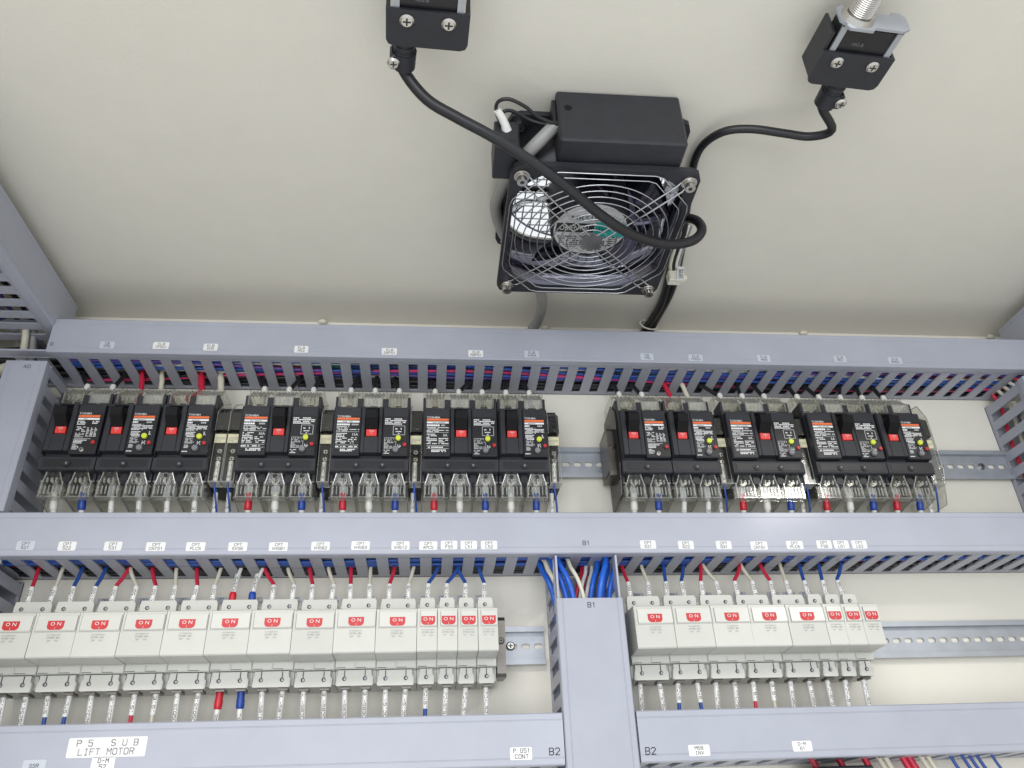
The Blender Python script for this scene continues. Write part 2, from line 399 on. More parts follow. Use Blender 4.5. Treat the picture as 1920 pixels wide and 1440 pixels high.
b1_duct = duct('wide upright grey duct marked B1 with cables in its open top', (417.8, 0, -700), RV, 700-209.5, 57.4, lid1=700-249.5, u0=8, sides=(0, 1))
r_duct = duct('upright grey slotted duct beyond the empty rail at far right', (933, 0, Z2T+0.9), RV, -9.0-Z2T-0.9, 39.0, u0=11, sides=(1,))
low_right_duct = duct('upright grey duct at the end of the long empty rail', (975, 0, Z3T+0.9), RV, Z2B-Z3T-2.5, 39.0, u0=11, sides=(1,))
lceil_duct = duct('grey duct along the left wall under the cabinet roof', (XL+0.1, -41, 77), RLW, 395, 45.2, u0=9, sides=(1,))
rceil_duct = duct('grey duct along the right wall under the cabinet roof', (XR-0.1, -36, 31.8), RRW, 400, 45.2, u0=9, sides=(0,))
# ---- stickers and stamped marks on the duct lids
def sticker_fn(w, h, s, m, th, space):
    def f(mb):
        mb.mat(m); c = min(1.2, h*0.18); P = []
        for cx, cz, a0 in ((w/2-c, h/2-c, 0), (-w/2+c, h/2-c, 90), (-w/2+c, -h/2+c, 180), (w/2-c, -h/2+c, 270)):
            for k in range(4): a = math.radians(a0+30*k); P.append((cx+c*math.cos(a), cz+c*math.sin(a)))
        mb.prism(P, -0.12, 0, 1)
    return f
def sticker(parent, origin, px, py, s, w=13.0, h=7.2, m='sticker_white', th=None, space=1.15, vert=False, ink='ink_black'):
    P = onY(px, py, -H); lx = P.x-origin[0]; lz = P.z-origin[2]
    rot = Matrix.Rotation(math.radians(-90), 3, 'X') @ Matrix.Identity(3)
    # sticker local XZ plane (facing -Y) -> duct local (u,v) plane facing +w
    R3 = Matrix(((1, 0, 0), (0, 0, 1), (0, -1, 0)))
    o = O('sticker', cached(('sticker', w, h, m), sticker_fn(w, h, s, m, th, space)), parent, (lx, lz, H+0.12), R3,
          label='%s sticker printed %s' % ({'sticker_white': 'white', 'sticker_clear': 'clear'}[m], s.replace('\n', ' ')))
    n = s.count('\n')+1
    hh = th if th else (h-1.7 if n == 2 else 3.0)
    text_obj('lettering', s, o, (0, -0.17, 0), hh, m=ink, maxw=w-2.2, space=space)
    return o
oT = (TX0, 0, Z1B+1.6); oM = (-205, 0, Z2B+1.6); oLL = (-205, 0, Z3B+1.6); oLR = (420.6, 0, Z3B+1.6)
TOPS = [(201, 647, 'CB\nTP5', 1), (302, 648, 'ELB\nTP5S1', 0), (395, 651, 'ELB\nVH5', 0), (565, 655, 'ELB\nM52', 0), (730, 659, 'ELB\nDRP51', 0), (892, 663, 'ELB\nRBP51', 0), (997, 664, 'ELB\nVH54', 1),
        (1213, 669, 'CB\nTP6', 1), (1304, 671, 'ELB\nTP6S1', 1), (1432, 672, 'ELB\nM68', 1), (1575, 673, 'ELB\nM61', 1), (1678, 676, 'ELB\nBH62', 1)]
for x, y, s, c in TOPS: sticker(top_duct, oT, x, y, s, 15.5 if len(s) > 7 else 14, 8.2, 'sticker_clear' if c else 'sticker_white')
MIDS = [(48, 1023, '521', 1), (126, 1024, '522', 0), (212, 1024, '531', 0), (292, 1025, 'CNT51', 0), (367, 1025, 'PLC5', 0), (446, 1025, 'SV56', 0), (522, 1025, 'VH581', 0), (601, 1024, 'VH582', 0), (676, 1023, 'VH583', 0),
        (751, 1023, 'VH512', 0), (803, 1023, 'APC5', 0), (842, 1022, 'FS5', 0), (879, 1022, 'L51', 0), (917, 1022, 'L52', 0),
        (1215, 1021, '621', 0), (1286, 1022, '622', 0), (1357, 1022, '631', 0), (1423, 1023, 'CNT61', 0), (1490, 1022, 'PLC6', 0), (1545, 1021, 'FS6', 0), (1577, 1021, 'L61', 0), (1611, 1021, 'L62', 0)]
for x, y, s, c in MIDS: sticker(mid_duct, oM, x, y, 'CPT\n'+s, 16.4 if len(s) > 3 else 15.0, 8.2, 'sticker_clear' if c else 'sticker_white')
sticker(lowl_duct, oLL, 201, 1401, 'P 5   S U B\nLIFT MOTOR', 59, 14.5, th=11.5, space=1.3, ink='ink_grey')
sticker(lowl_duct, oLL, 64, 1436, 'SSR', 17, 8.5, 'sticker_clear'); sticker(lowl_duct, oLL, 193, 1432, 'D-M\n52', 17.5, 9.5)
sticker(lowl_duct, oLL, 977, 1413, 'P.G51\nCONT', 18, 9.5); sticker(lowr_duct, oLR, 1311, 1407, 'M68\nINV', 18, 8.6); sticker(lowr_duct, oLR, 1504, 1399, 'D-M\n61', 17, 8.2)
R3 = Matrix(((1, 0, 0), (0, 0, 1), (0, -1, 0)))
def stamp(parent, origin, px, py, s, h):
    P = onY(px, py, -H); return text_obj('lettering', s, parent, (P.x-origin[0], P.z-origin[2], H+0.08), h, 'ink_black', rot=R3)
stamp(top_duct, oT, 97, 645, '0', 4.0); stamp(mid_duct, oM, 1098, 1018, 'B1', 4.6); stamp(lowl_duct, oLL, 1040, 1409, 'B2', 6.0); stamp(lowr_duct, oLR, 1220, 1408, 'B2', 6.0)
RVT = Matrix(((0, 0, 1), (-1, 0, 0), (0, -1, 0)))        # text X -> -v, text Z -> u, text -Y -> w
def vstamp(parent, ox, oz, px, py, s, h):
    P = onY(px, py, -H); text_obj('lettering', s, parent, (P.z-oz, ox-P.x, H+0.08), h, 'ink_black', rot=RVT)
vstamp(a0_duct, -131.2, Z2T+0.9, 51, 687, 'A0', 4.2); vstamp(b1_duct, 417.8, -700, 1108, 1134, 'B1', 5.0)
# ================================================================== mounting rails
RZ1, RZ2 = -85.5, -275.0
def rail(label, x0, x1, z):
    def f(mb):
        mb.mat('zinc')
        for s in (1, -1):
            pr = [(-8.0, s*17.5), (-7.0, s*17.5), (-7.0, s*13.5), (-1.4, s*13.5), (-1.4, s*12.5), (-8.0, s*12.5)]
            mb.prism(pr, x0, x1, 0)
        n = int((x1-x0)/12); d = (x1-x0)/n
        for i in range(n):
            a = x0+i*d; cx = a+d/2; N = 16
            inner = []
            for k in range(N):
                t = 2*math.pi*(k+0.5)/N; ex = 1.6 if math.cos(t) > 0 else -1.6
                inner.append((cx+ex+2.6*math.cos(t), 2.6*math.sin(t)))
            outer = ray_rect(N, a, a+d, -12.5, 12.5, cx, 0, math.pi/N)
            V = [(p[0], -2.4, p[1]) for p in outer]+[(p[0], -2.4, p[1]) for p in inner]+[(p[0], -1.4, p[1]) for p in inner]
            mb.add(V, [(k, (k+1) % N, N+(k+1) % N, N+k) for k in range(N)]+[(N+k, N+(k+1) % N, 2*N+(k+1) % N, 2*N+k) for k in range(N)])
    return one('mounting_rail', f, None, (0, 0, z), label=label, cat='mounting rail', group='perforated mounting rails')
rail_u = rail('perforated metal rail carrying the black breakers', -125, 905, RZ1)
rail_l = rail('perforated metal rail carrying the long left group of white protectors', -128, 356, RZ2)
rail_r = rail('perforated metal rail running empty past the short protector group', 421, 934, RZ2)
def screw_fn(r, m='steel', h=2.2):
    def f(mb):
        mb.mat(m); mb.cyl((0, 0, 0), (0, -h*0.55, 0), r, r, 14); mb.cyl((0, -h*0.55, 0), (0, -h, 0), r, r*0.72, 14)
        mb.mat('dark_hole'); mb.box(-r*0.55, r*0.55, -h-0.08, -h+0.05, -r*0.12, r*0.12); mb.box(-r*0.12, r*0.12, -h-0.09, -h+0.05, -r*0.55, r*0.55)
    return f
def screw(parent, loc, r=2.2, m='steel', h=2.0, rot=None, name='screw'):
    return O(name, cached(('screw', r, m, h), screw_fn(r, m, h)), parent, loc, rot)
P = onY(957, 1212, -3); screw(rail_l, (P.x, -2.4, P.z-RZ2), 4.2, h=3.2)
P = onY(1840, 875, -3); screw(rail_u, (P.x, -2.4, P.z-RZ1), 4.0, h=3.0)
def clamp(label, x, z, m):
    t = thing('end_clamp', label, 'end clamp', (x, -8, z), 'end clamps on the rails')
    def f(mb):
        mb.mat(m)
        mb.prism([(0, -24), (-34, -27), (-36, -24), (-36, 22), (-32, 26), (0, 24), (0, 22.6), (-30, 24), (-34.6, 21), (-34.6, -23), (-33, -25.4), (0, -22.6)], 0, 8, 0)
        mb.box(0, 1.2, -34.6, 0, -22.7, 22.7); mb.box(6.8, 8, -34.6, -8, -22.7, 22.7)
        for k in range(4): mb.box(2.2, 5.8, -36.5, -35.6, -17+k*3, -16+k*3)
    one('bracket', f, t)
    screw(t, (4, -36, 4), 3.0, m)
clamp('metal end clamp left of the CB TP6 breaker on the upper rail', 427.0, RZ1-3, 'brass_steel')
clamp('dull metal end clamp after the last L52 protector', 307.2, RZ2-8, 'brass_steel')
# ================================================================== black breakers
def br_body(W, poles):
    def f(mb):
        mb.mat('black_plastic')
        mb.prism([(-8.1, 40), (-15, 40), (-18, 35.5), (-61.5, 34), (-61.5, -23.4), (-62.5, -24.5), (-65.5, -25), (-65.5, -36.5), (-64.5, -37.5), (-28, -37.5), (-20, -40), (-8.1, -41)], 0.25, W-0.25, 0)
        for k in range(poles+1):
            xc = k*25.0; a = max(0.25, xc-3.2); b = min(W-0.25, xc+3.2)
            mb.cbox(a, b, -60, -40, 33.5, 45 if 0 < k < poles else 47, 0.5)
            if 0 < k < poles: mb.cbox(xc-3.4, xc+3.4, -57, -26, -48, -37.0, 0.6)
            else: mb.cbox(a, b, -56, -27, -46, -37.0, 0.5)
        mb.mat('black_gloss'); mb.box(4, W-4, -65.75, -65.4, -34.5, -27)
    return f
def br_cover(W, hx0, hx1, c0, c1, right):
    def f(mb):
        mb.mat('black_plastic')
        # cover built round the handle window
        mb.cbox(0.8, c0, -69, -61, -22.5, 30.6, 0.9)
        if c1 < W-2: mb.cbox(c1, W-0.8, -69, -61, -22.5, 30.6, 0.9)
        mb.cbox(c0+0.15, hx0, -70, -61, -20, 30.2, 0.7); mb.cbox(hx1, c1-0.15, -70, -61, -20, 30.2, 0.7)
        mb.box(hx0-0.05, hx1+0.05, -70, -61, -20, -3.0); mb.box(hx0-0.05, hx1+0.05, -69.8, -61, 28.7, 30.0)
        mb.mat('black_matte'); mb.box(hx0, hx1, -63.2, -61.6, -3, 28.7)
    return f
def br_handle(w):
    def f(mb):
        mb.mat('black_matte'); mb.prism([(-63, 5), (-63, 17), (-80, 22.2), (-81, 21.2), (-80.4, 13.0), (-70.5, 5.2)], 0.6, w-0.6, 0)
        mb.mat('red_handle'); mb.prism([(-63, -2.2), (-69.6, -2.0), (-70.4, -1.2), (-70.6, 4.6), (-69.5, 5.1), (-63, 5)], 1.4, w-1.4, 0)
    return f
def plate_left(seed, amp, mccb=False):
    def f(mb):
        r = random.Random(seed); y = -0.3
        mb.mat('black_gloss'); mb.box(0, 24, -0.2, 0, 0, 42)
        mb.mat('orange'); mb.quad((1.3, y, 37.2), (22.9, y, 37.2), (22.9, y, 39.6), (1.3, y, 39.6))
        mb.mat('ink_white'); mb.quad((1.3, y, 34.2), (22.9, y, 34.2), (22.9, y, 36.3), (1.3, y, 36.3))
        mb.mat('ink_black'); rows(mb, 7, 19, 34.6, 35.9, 1, y-0.05, 0.8, 'ink_black', (0.6, 1.1), r)
        rows(mb, 1.3, 14, 31.0, 33.4, 1, y, 1.0, 'ink_white', (1.6, 2.1), r, 0.85); rows(mb, 15.5, 22.5, 31.2, 33.2, 1, y, 1, 'print_grey', (1, 1.5), r, 0.9)
        rows(mb, 1.3, 22.9, 24.6, 30.6, 4, y, 0.82, 'ink_white', (0.7, 1.4), r, 0.55)
        mb.mat('ink_white'); mb.quad((1.3, y, 24.0), (22.9, y, 24.0), (22.9, y, 24.25), (1.3, y, 24.25))
        rows(mb, 1.3, 11.5, 11.5, 23.4, 7, y, 0.8, 'ink_white', (0.7, 1.6), r, 0.55); rows(mb, 13, 22.9, 11.5, 19, 4, y, 0.8, 'ink_white', (0.7, 1.4), r, 0.5)
        if amp: add_text(mb, amp, 19.5, 21.2, 2.6, y=y, m='ink_white', space=1.0)
        mb.mat('ink_white'); mb.quad((1.3, y, 9.6), (22.9, y, 9.6), (22.9, y, 9.85), (1.3, y, 9.85)); mb.quad((1.3, y, 6.6), (22.9, y, 6.6), (22.9, y, 6.85), (1.3, y, 6.85))
        rows(mb, 1.3, 22.9, 7.4, 9.2, 1, y, 0.7, 'ink_white', (0.8, 1.5), r, 0.7); rows(mb, 6, 20, 3.0, 6.0, 2, y, 0.9, 'ink_white', (1.2, 1.7), r, 0.7)
    return f
def plate_right(seed):
    def f(mb):
        r = random.Random(seed); y = -0.3
        mb.mat('black_gloss'); mb.box(0, 23.5, -0.2, 0, 0, 42)
        rows(mb, 1.2, 22, 32.5, 40, 4, y, 0.9, 'ink_white', (1.0, 1.7), r, 0.6)
        mb.mat('ink_white'); x0, x1, z0, z1, t = 9.4, 21, 21, 31.2, 0.32
        for a in ((x0, x1, z0, z0+t), (x0, x1, z1-t, z1), (x0, x0+t, z0, z1), (x1-t, x1, z0, z1)): mb.quad((a[0], y, a[2]), (a[1], y, a[2]), (a[1], y, a[3]), (a[0], y, a[3]))
        rows(mb, 11.5, 14.2, 27, 29, 1, y, 1, 'ink_white', (1, 1.4), r); rows(mb, 16.8, 19, 26.8, 30, 1, y, 1, 'ink_white', (0.8, 1.1), r); rows(mb, 12, 19, 24.2, 25.8, 1, y, 1, 'ink_white', (0.9, 1.3), r)
        rows(mb, 14.2, 15.8, 22, 23.4, 1, y, 1, 'ink_white', (1, 1.4), r)
        x0, x1, z0, z1, t = 1.4, 12.6, 6.4, 18.0, 0.25
        for a in ((x0, x1, z0, z0+t), (x0, x1, z1-t, z1), (x0, x0+t, z0, z1), (x1-t, x1, z0, z1)): mb.quad((a[0], y, a[2]), (a[1], y, a[2]), (a[1], y, a[3]), (a[0], y, a[3]))
        rows(mb, 1.8, 12.2, 6.9, 17.5, 8, y, 0.62, 'print_grey', (0.5, 1.2), r, 0.7)
        rows(mb, 1.2, 6.8, 0.8, 5.6, 3, y, 0.8, 'ink_white', (0.7, 1.2), r, 0.5); rows(mb, 14, 17.4, 7.0, 11, 3, y, 0.9, 'ink_white', (0.7, 1.1), r, 0.6)
    return f
def plate_two(seed, mccb):
    def f(mb):
        r = random.Random(seed); y = -0.3
        mb.mat('black_gloss'); mb.box(0, 24, -0.2, 0, 0, 42)
        mb.mat('orange'); mb.quad((1.3, y, 36.9), (20.8, y, 36.9), (20.8, y, 39.3), (1.3, y, 39.3))
        mb.mat('ink_white'); mb.quad((1.3, y, 34.2), (20.8, y, 34.2), (20.8, y, 36.2), (1.3, y, 36.2))
        rows(mb, 5, 14, 34.6, 35.8, 1, y-0.05, 0.8, 'ink_black', (0.6, 1.1), r)
        if mccb:
            rows(mb, 1.3, 9, 29, 33.6, 3, y, 0.9, 'ink_white', (0.9, 1.5), r, 0.65); rows(mb, 15, 21, 30, 33.6, 2, y, 0.9, 'ink_white', (0.8, 1.3), r, 0.65)
            rows(mb, 2, 11, 21.5, 27.5, 4, y, 0.8, 'ink_white', (0.7, 1.4), r, 0.55)
            for k in range(3): rows(mb, 11.6+k*3.5, 14.4+k*3.5, 16.5, 26.5, 7, y, 0.95, 'ink_white', (0.7, 1.2), r, 0.55)
            rows(mb, 2, 10, 15.5, 20.5, 4, y, 0.9, 'print_grey', (0.9, 1.6), r, 0.8)
            mb.mat('ink_white'); mb.quad((2, y, 14), (17, y, 14), (17, y, 14.3), (2, y, 14.3))
            rows(mb, 2, 17, 9.2, 13.6, 3, y, 0.9, 'ink_white', (0.8, 1.6), r, 0.6); rows(mb, 2, 8, 3, 8.6, 4, y, 0.8, 'ink_white', (0.7, 1.3), r, 0.5)
        else:
            rows(mb, 1.3, 10, 31.4, 33.4, 1, y, 1, 'ink_white', (1.3, 1.8), r, 0.9); rows(mb, 14, 20.5, 31.4, 33.4, 1, y, 1, 'print_grey', (1, 1.5), r, 0.9)
            rows(mb, 1.3, 20.5, 23.8, 30.8, 5, y, 0.9, 'ink_white', (0.8, 1.7), r, 0.62); rows(mb, 1.6, 10.5, 17.0, 23, 4, y, 0.9, 'ink_white', (0.7, 1.5), r, 0.6)
            rows(mb, 2, 10.8, 10.0, 16.2, 6, y, 0.85, 'print_grey', (0.6, 1.5), r, 0.8); rows(mb, 2, 8.5, 5.4, 9.2, 3, y, 0.85, 'ink_white', (0.7, 1.3), r, 0.5)
            rows(mb, 18, 20.5, 19, 23, 3, y, 0.9, 'ink_white', (0.8, 1.4), r, 0.6); rows(mb, 13.4, 16.6, 9, 13, 3, y, 0.9, 'ink_white', (0.7, 1.1), r, 0.6); rows(mb, 0.8, 6, 1.2, 2.4, 1, y, 1, 'ink_white', (0.7, 1.3), r, 0.8)
    return f
def button_fn(r, m, h=2.0):
    def f(mb): mb.mat('black_gloss'); mb.cyl((0, 0, 0), (0, -0.7, 0), r+1.0, r+0.9, 16); mb.mat(m); mb.cyl((0, -0.7, 0), (0, -h, 0), r, r*0.92, 16)
    return f
def low_cover(mb):
    mb.mat('clear_rib'); mb.cbox(-7, 7, -64, -59.5, -37.0, -34.8, 0.4)
    mb.mat('clear')
    t = 1.2
    mb.add([(-6, -60, -37), (6, -60, -37), (9.5, -56.5, -48), (-9.5, -56.5, -48), (-6, -60+t, -37), (6, -60+t, -37), (9.5, -56.5+t, -48), (-9.5, -56.5+t, -48)],
           [(0, 3, 2, 1), (4, 5, 6, 7), (0, 1, 5, 4), (1, 2, 6, 5), (2, 3, 7, 6), (3, 0, 4, 7)])
    mb.box(-11.4, 11.4, -56, -54.8, -60, -48)
    mb.mat('dark_hole'); mb.cyl((0, -59.5, -40), (0, -54, -40), 1.9, 1.9, 12)
    mb.mat('clear_rib')
    for k in range(3): x = -4+k*4; mb.cbox(x-0.55, x+0.55, -60.0, -57.4, -47.2, -42.8, 0.2)
    for k in range(6): x = -8.5+k*3.4; mb.cbox(x-0.5, x+0.5, -57.6, -55.9, -58, -49.6, 0.2)
    for s in (-1, 1):
        mb.add([(s*6, -60.4, -37), (s*9.6, -56.9, -48), (s*8.8, -56.9, -48), (s*5.2, -60.4, -37), (s*6, -59, -37), (s*9.6, -55.5, -48), (s*8.8, -55.5, -48), (s*5.2, -59, -37)],
               [(0, 1, 2, 3), (4, 7, 6, 5), (0, 4, 5, 1), (1, 5, 6, 2), (2, 6, 7, 3), (3, 7, 4, 0)])
        mb.cbox(s*9.4-0.6, s*9.4+0.6, -57.4, -50, -60.5, -44.5, 0.2); mb.cbox(min(s*9, s*11.9), max(s*9, s*11.9), -56.4, -55.0, -45.6, -44.4, 0.2)
    mb.cbox(-10.8, 10.8, -57.2, -48, -61, -60, 0.25)
    mb.mat('clear_sheet')
    for s in (-1, 1): mb.prism([(-54, -44.5), (-54, -60), (-12, -66), (-9, -66), (-9, -51), (-44, -51)], s*11.9-0.35, s*11.9+0.35, 0)
    mb.mat('clear_rib')
    for s in (-1, 1): mb.tube([(s*11.9, -54, -60), (s*11.9, -10, -66)], 0.6, 5)
def up_cover(fog):
    def f(mb):
        mb.mat('clear_rib' if fog else 'clear'); mb.box(-8.6, 8.6, -60.4, -59.4, 36, 46); mb.prism([(-60.4, 46), (-59.4, 46), (-44, 58.8), (-44, 60)], -9.6, 9.6, 0)
        mb.mat('clear_rib')
        for k in range(6): x = -8.4+k*3.36; mb.prism([(-61.2, 45.0), (-60, 44.5), (-44.5, 59), (-44.5, 60.8)], x-0.5, x+0.5, 0)
        for s in (-1, 1): mb.cbox(s*9-0.6, s*9+0.6, -61, -44, 35.5, 47, 0.2)
        for k in range(3): x = -4+k*4; mb.cbox(x-0.5, x+0.5, -61.3, -60.2, 38, 43, 0.2)
        for k in range(5): mb.cyl((-9+k*4.5, -45, 60), (-9+k*4.5, -38, 61), 1.3, 1.3, 8)
        mb.mat('clear_sheet'); mb.box(-11.8, 11.8, -44, -43, 47, 60)
        for s in (-1, 1): mb.box(s*11.9-0.35, s*11.9+0.35, -48, -9, 50.5, 61.5)
    return f
def terminal(mb):
    mb.mat('steel'); mb.cyl((0, -34, -42), (0, -53, -42), 4.6, 4.2, 14); mb.box(-5.5, 5.5, -47, -30, -40, -37.8)
    mb.mat('dark_hole'); mb.box(-3, 3, -53.3, -52.9, -42.5, -41.5); mb.box(-0.5, 0.5, -53.3, -52.9, -45, -39)
    mb.mat('zinc'); mb.box(-3.2, 3.2, -47.5, -45.6, -58, -46)
def terminal_up(mb):
    mb.mat('steel'); mb.cyl((0, -36, 42), (0, -49, 42), 4.2, 3.9, 14); mb.box(-4.5, 4.5, -45, -17, 35, 37.5); mb.mat('dark_hole'); mb.box(-3, 3, -49.3, -48.9, 41.5, 42.5)
def br_screw_fn(mb):
    mb.mat('black_gloss'); mb.cyl((0, -62, -31.5), (0, -66.8, -31.5), 3.6, 3.4, 14); mb.mat('black_plastic'); mb.cyl((0, -66.8, -31.5), (0, -67.2, -31.5), 2.5, 2.3, 12)
    mb.mat('grey_button'); mb.cyl((0, -67.2, -31.5), (0, -67.5, -31.5), 1.1, 1.0, 8)
    mb.mat('black_gloss'); mb.cyl((0, -52, -43), (0, -58.5, -43), 4.2, 3.9, 14)
seedn = [0]
def breaker(x, poles, tag, amp=None, mccb=False, marks=(), desc=None):
    W = poles*25.0; seedn[0] += 1
    nm = {2: 'two-pole', 3: 'three-pole'}[poles]
    t = thing('circuit_breaker', desc or 'black %s breaker switched on, below duct label %s' % (nm, tag), 'breaker', (x, -0.0, RZ1), 'black breakers on the upper rail')
    O('body', cached(('breaker_body', poles), br_body(W, poles)), t)
    if poles == 3: hx0, hx1, c0, c1 = 31.8, 44.6, 27.6, 48.6
    else: hx0, hx1, c0, c1 = 7.4, 19.4, 1.6, 24.4
    cv = O('cover', cached(('breaker_cover', poles), br_cover(W, hx0, hx1, c0, c1, None)), t)
    hd = O('handle', cached(('breaker_handle', round(hx1-hx0, 1)), br_handle(hx1-hx0)), t, (hx0, 0, 0))
    text_obj('lettering', 'ON\nI', hd, ((hx1-hx0)/2, -70.75, 1.6), 4.4, 'sticker_white', space=1.0)
    if poles == 3:
        O('nameplate', cached(('plate_left', amp), plate_left(seedn[0], amp)), t, (3.1, -69, -21.6))
        text_obj('lettering', 'TOSHIBA', t, (10.9, -69.35, 19.3), 2.1, 'ink_white', w=13.2, space=0.95)
        O('instruction_plate', cached(('plate_right', 0), plate_right(5)), t, (49.6, -69, -21.6))
        bx = 64.3
    else:
        O('nameplate', cached(('plate_two', mccb), plate_two(17 if mccb else 23, mccb)), t, (25.2, -69, -21.6))
        text_obj('lettering', 'TOSHIBA', t, (32.2, -69.35, 19.4), 2.0, 'ink_white', w=11.5, space=0.95)
        bx = 40.2
    if not mccb:
        O('test_button', cached(('test_button', 0), button_fn(2.7, 'yellow_button', 2.6)), t, (bx, -69.2, -4.6))
        O('reset_button', cached(('reset_button', 0), button_fn(2.9, 'grey_button', 3.2)), t, (bx-2.2, -69.2, -17.0))
    else: screw(t, (36.5, -69.2, -19), 2.4)
    O('trip_button', cached(('trip_button', 0), button_fn(1.8, 'red_button', 2.2)), t, (W-4.4, -69.2, -11.6))
    for k in range(poles-1): O('screw', cached('breaker_screw', br_screw_fn), t, (25*(k+1), 0, 0))
    for k in range(poles):
        cx = 12.5+25*k
        O('terminal', cached('terminal', terminal), t, (cx, 0, 0)); O('terminal', cached('terminal_up', terminal_up), t, (cx, 0, 0))
        O('terminal_cover', cached('low_cover', low_cover), t, (cx, 0, 0), label='clear plastic terminal cover')
        O('terminal_cover', cached(('up_cover', k % 2), up_cover(k % 2)), t, (cx, 0, 0), label='clear plastic terminal cover')
    return t
BR = [(-115.2, 2, 'CB TP5', None, True), (-64.7, 2, 'ELB TP5S1', None, False), (-14.2, 2, 'ELB VH5', None, False), (61.0, 3, 'ELB M52', '10A', False), (149.6, 3, 'ELB DRP51', '15A', False), (237.1, 3, 'ELB RBP51', '5A', False), (312.3, 2, 'ELB VH54', None, False),
      (435.3, 2, 'CB TP6', None, True), (485.8, 2, 'ELB TP6S1', None, False), (547.6, 3, 'ELB M68', '5A', False), (635.4, 3, 'ELB M61', '5A', False), (710.7, 2, 'ELB BH62', None, False)]
for b in BR:
    t = breaker(*b)
    if b[2] == 'CB TP6':
        def f(mb): mb.mat('smoke'); mb.prism([(-9, 44), (-44, 48), (-60, 34), (-60, -24), (-52, -56), (-9, -62)], -1.4, -0.5, 0)
        one('side_barrier', f, t)
    if b[2] == 'ELB BH62':
        def f(mb): mb.mat('clear_sheet'); mb.prism([(-9, 56), (-50, 50), (-60, 30), (-60, -30), (-48, -64), (-9, -64)], 63.6, 64.2, 0); mb.mat('clear_rib'); mb.tube([(63.9, -9, 56), (63.9, -50, 50), (63.9, -60, 30), (63.9, -60, -30), (63.9, -48, -64), (63.9, -9, -64)], 0.6, 5)
        one('side_barrier', f, t)
# ---- auxiliary terminal strips between the breakers
def aux_body(mb):
    mb.mat('black_plastic'); mb.prism([(-8.1, 40), (-44, 40), (-46, 30), (-46, -8), (-40, -10), (-40, -44), (-8.1, -44)], 0.2, 12.1, 0)
    mb.mat('dark_hole'); mb.box(1.5, 10.8, -40.3, -40, -43, -11)
def aux_smoke(mb):
    mb.mat('smoke'); mb.prism([(-48, 36), (-60, 27), (-60, 8), (-48, 8)], 0.4, 11.9, 0)
def aux_cover(mb):
    mb.mat('clear_rib'); mb.prism([(-20, 59), (-46, 44), (-61, 28), (-61, 7), (-59, 7), (-59, 27), (-45, 42.5), (-20, 57.5)], 0.3, 1.1, 0)
    mb.mat('clear'); mb.box(0.4, 11.9, -57.2, -56.4, -45, 6); mb.mat('clear_rib'); mb.box(0.4, 11.9, -58, -44, -45.9, -45)
    mb.tube([(0.6, -57, -45), (0.6, -57, 6)], 0.45, 5); mb.tube([(11.7, -57, -45), (11.7, -57, 6)], 0.45, 5)
    mb.mat('clear'); mb.cyl((6, -56, 7.5), (6, -62, 7.5), 3.6, 3.4, 14, cap=False)
def aux_plate(mb):
    mb.mat('sticker_cream'); mb.box(0.8, 11.4, -58.6, -57.4, -5.2, 4.2)
    r = random.Random(3); rows(mb, 1.8, 10.6, -4.4, 1.2, 4, -58.66, 0.9, 'ink_grey', (0.5, 1.0), r, 0.5)
def sleeve_fn(s, L, r, h, up):
    """marker tube along local Z (0..L), lettering wrapped round its front"""
    def f(mb):
        mb.mat('sleeve'); mb.tube([(0, 0, 0), (0, 0, L)], r, 12)
    return f
def sleeve_txt(s, L, r, h, up, at):
    def f(mb):
        vs, fs, (dw, dh) = text_data(s, 1.15)
        k = h/dh; kx = min(2.95*len(s), L-1.0, L*0.96)/dw; mb.mat('ink_black'); R_ = r+0.09; V = []
        for a, b in vs:
            z = a*kx; x = -b*k
            if not up: z, x = -z, -x
            V.append((x, -math.sqrt(max(0.01, R_*R_-x*x)), z+at))
        mb.add(V, fs)
    return f
def axis_rot(d):
    z = Vector(d).normalized(); y = Vector((0, 1, 0)); y = (y-z*y.dot(z)).normalized(); x = y.cross(z)
    return Matrix(((x.x, y.x, z.x), (x.y, y.y, z.y), (x.z, y.z, z.z)))
def sleeve(parent, porg, A, B, s, r=2.35, h=2.7, up=True, at=None):
    A = Vector(A); B = Vector(B); L = round((B-A).length, 1); R_ = axis_rot(B-A)
    o = O('marker_sleeve', cached(('sleeve', L, r), sleeve_fn(s, L, r, h, up)), parent, A-Vector(porg), R_)
    if s: O('lettering', cached(('sleeve_text', s, L, r, h, up, at), sleeve_txt(s, L, r, h, up, L/2 if at is None else at)), o)
    return o
def wire(label, pts, r, m, group=None, sleeves=(), ferrules=(), k=5, n=8, name='wire', cat='wire'):
    org = Vector(pts[0])
    mb = MB(); mb.mat(m); mb.tube([p-org for p in smooth_path(pts, k)], r, n)
    o = O(name, mb.mesh('wire'), None, org, label=label, cat=cat, group=group)
    for (A, B, s, up, *rest) in sleeves: sleeve(o, org, A, B, s, up=up, **(rest[0] if rest else {}))
    for (A, B, m2, r2) in ferrules:
        mb = MB(); mb.mat(m2); A = Vector(A); B = Vector(B); d = B-A
        mb.tube([A-org, A+d*0.12-org, A+d*0.5-org, A+d*0.62-org, A+d*0.9-org, B-org], [r2*0.9, r2, r2, r2*1.12, r2*1.12, r2*0.95], 12)
        O('crimp_sleeve', mb.mesh('crimp_sleeve'), o)
    return o
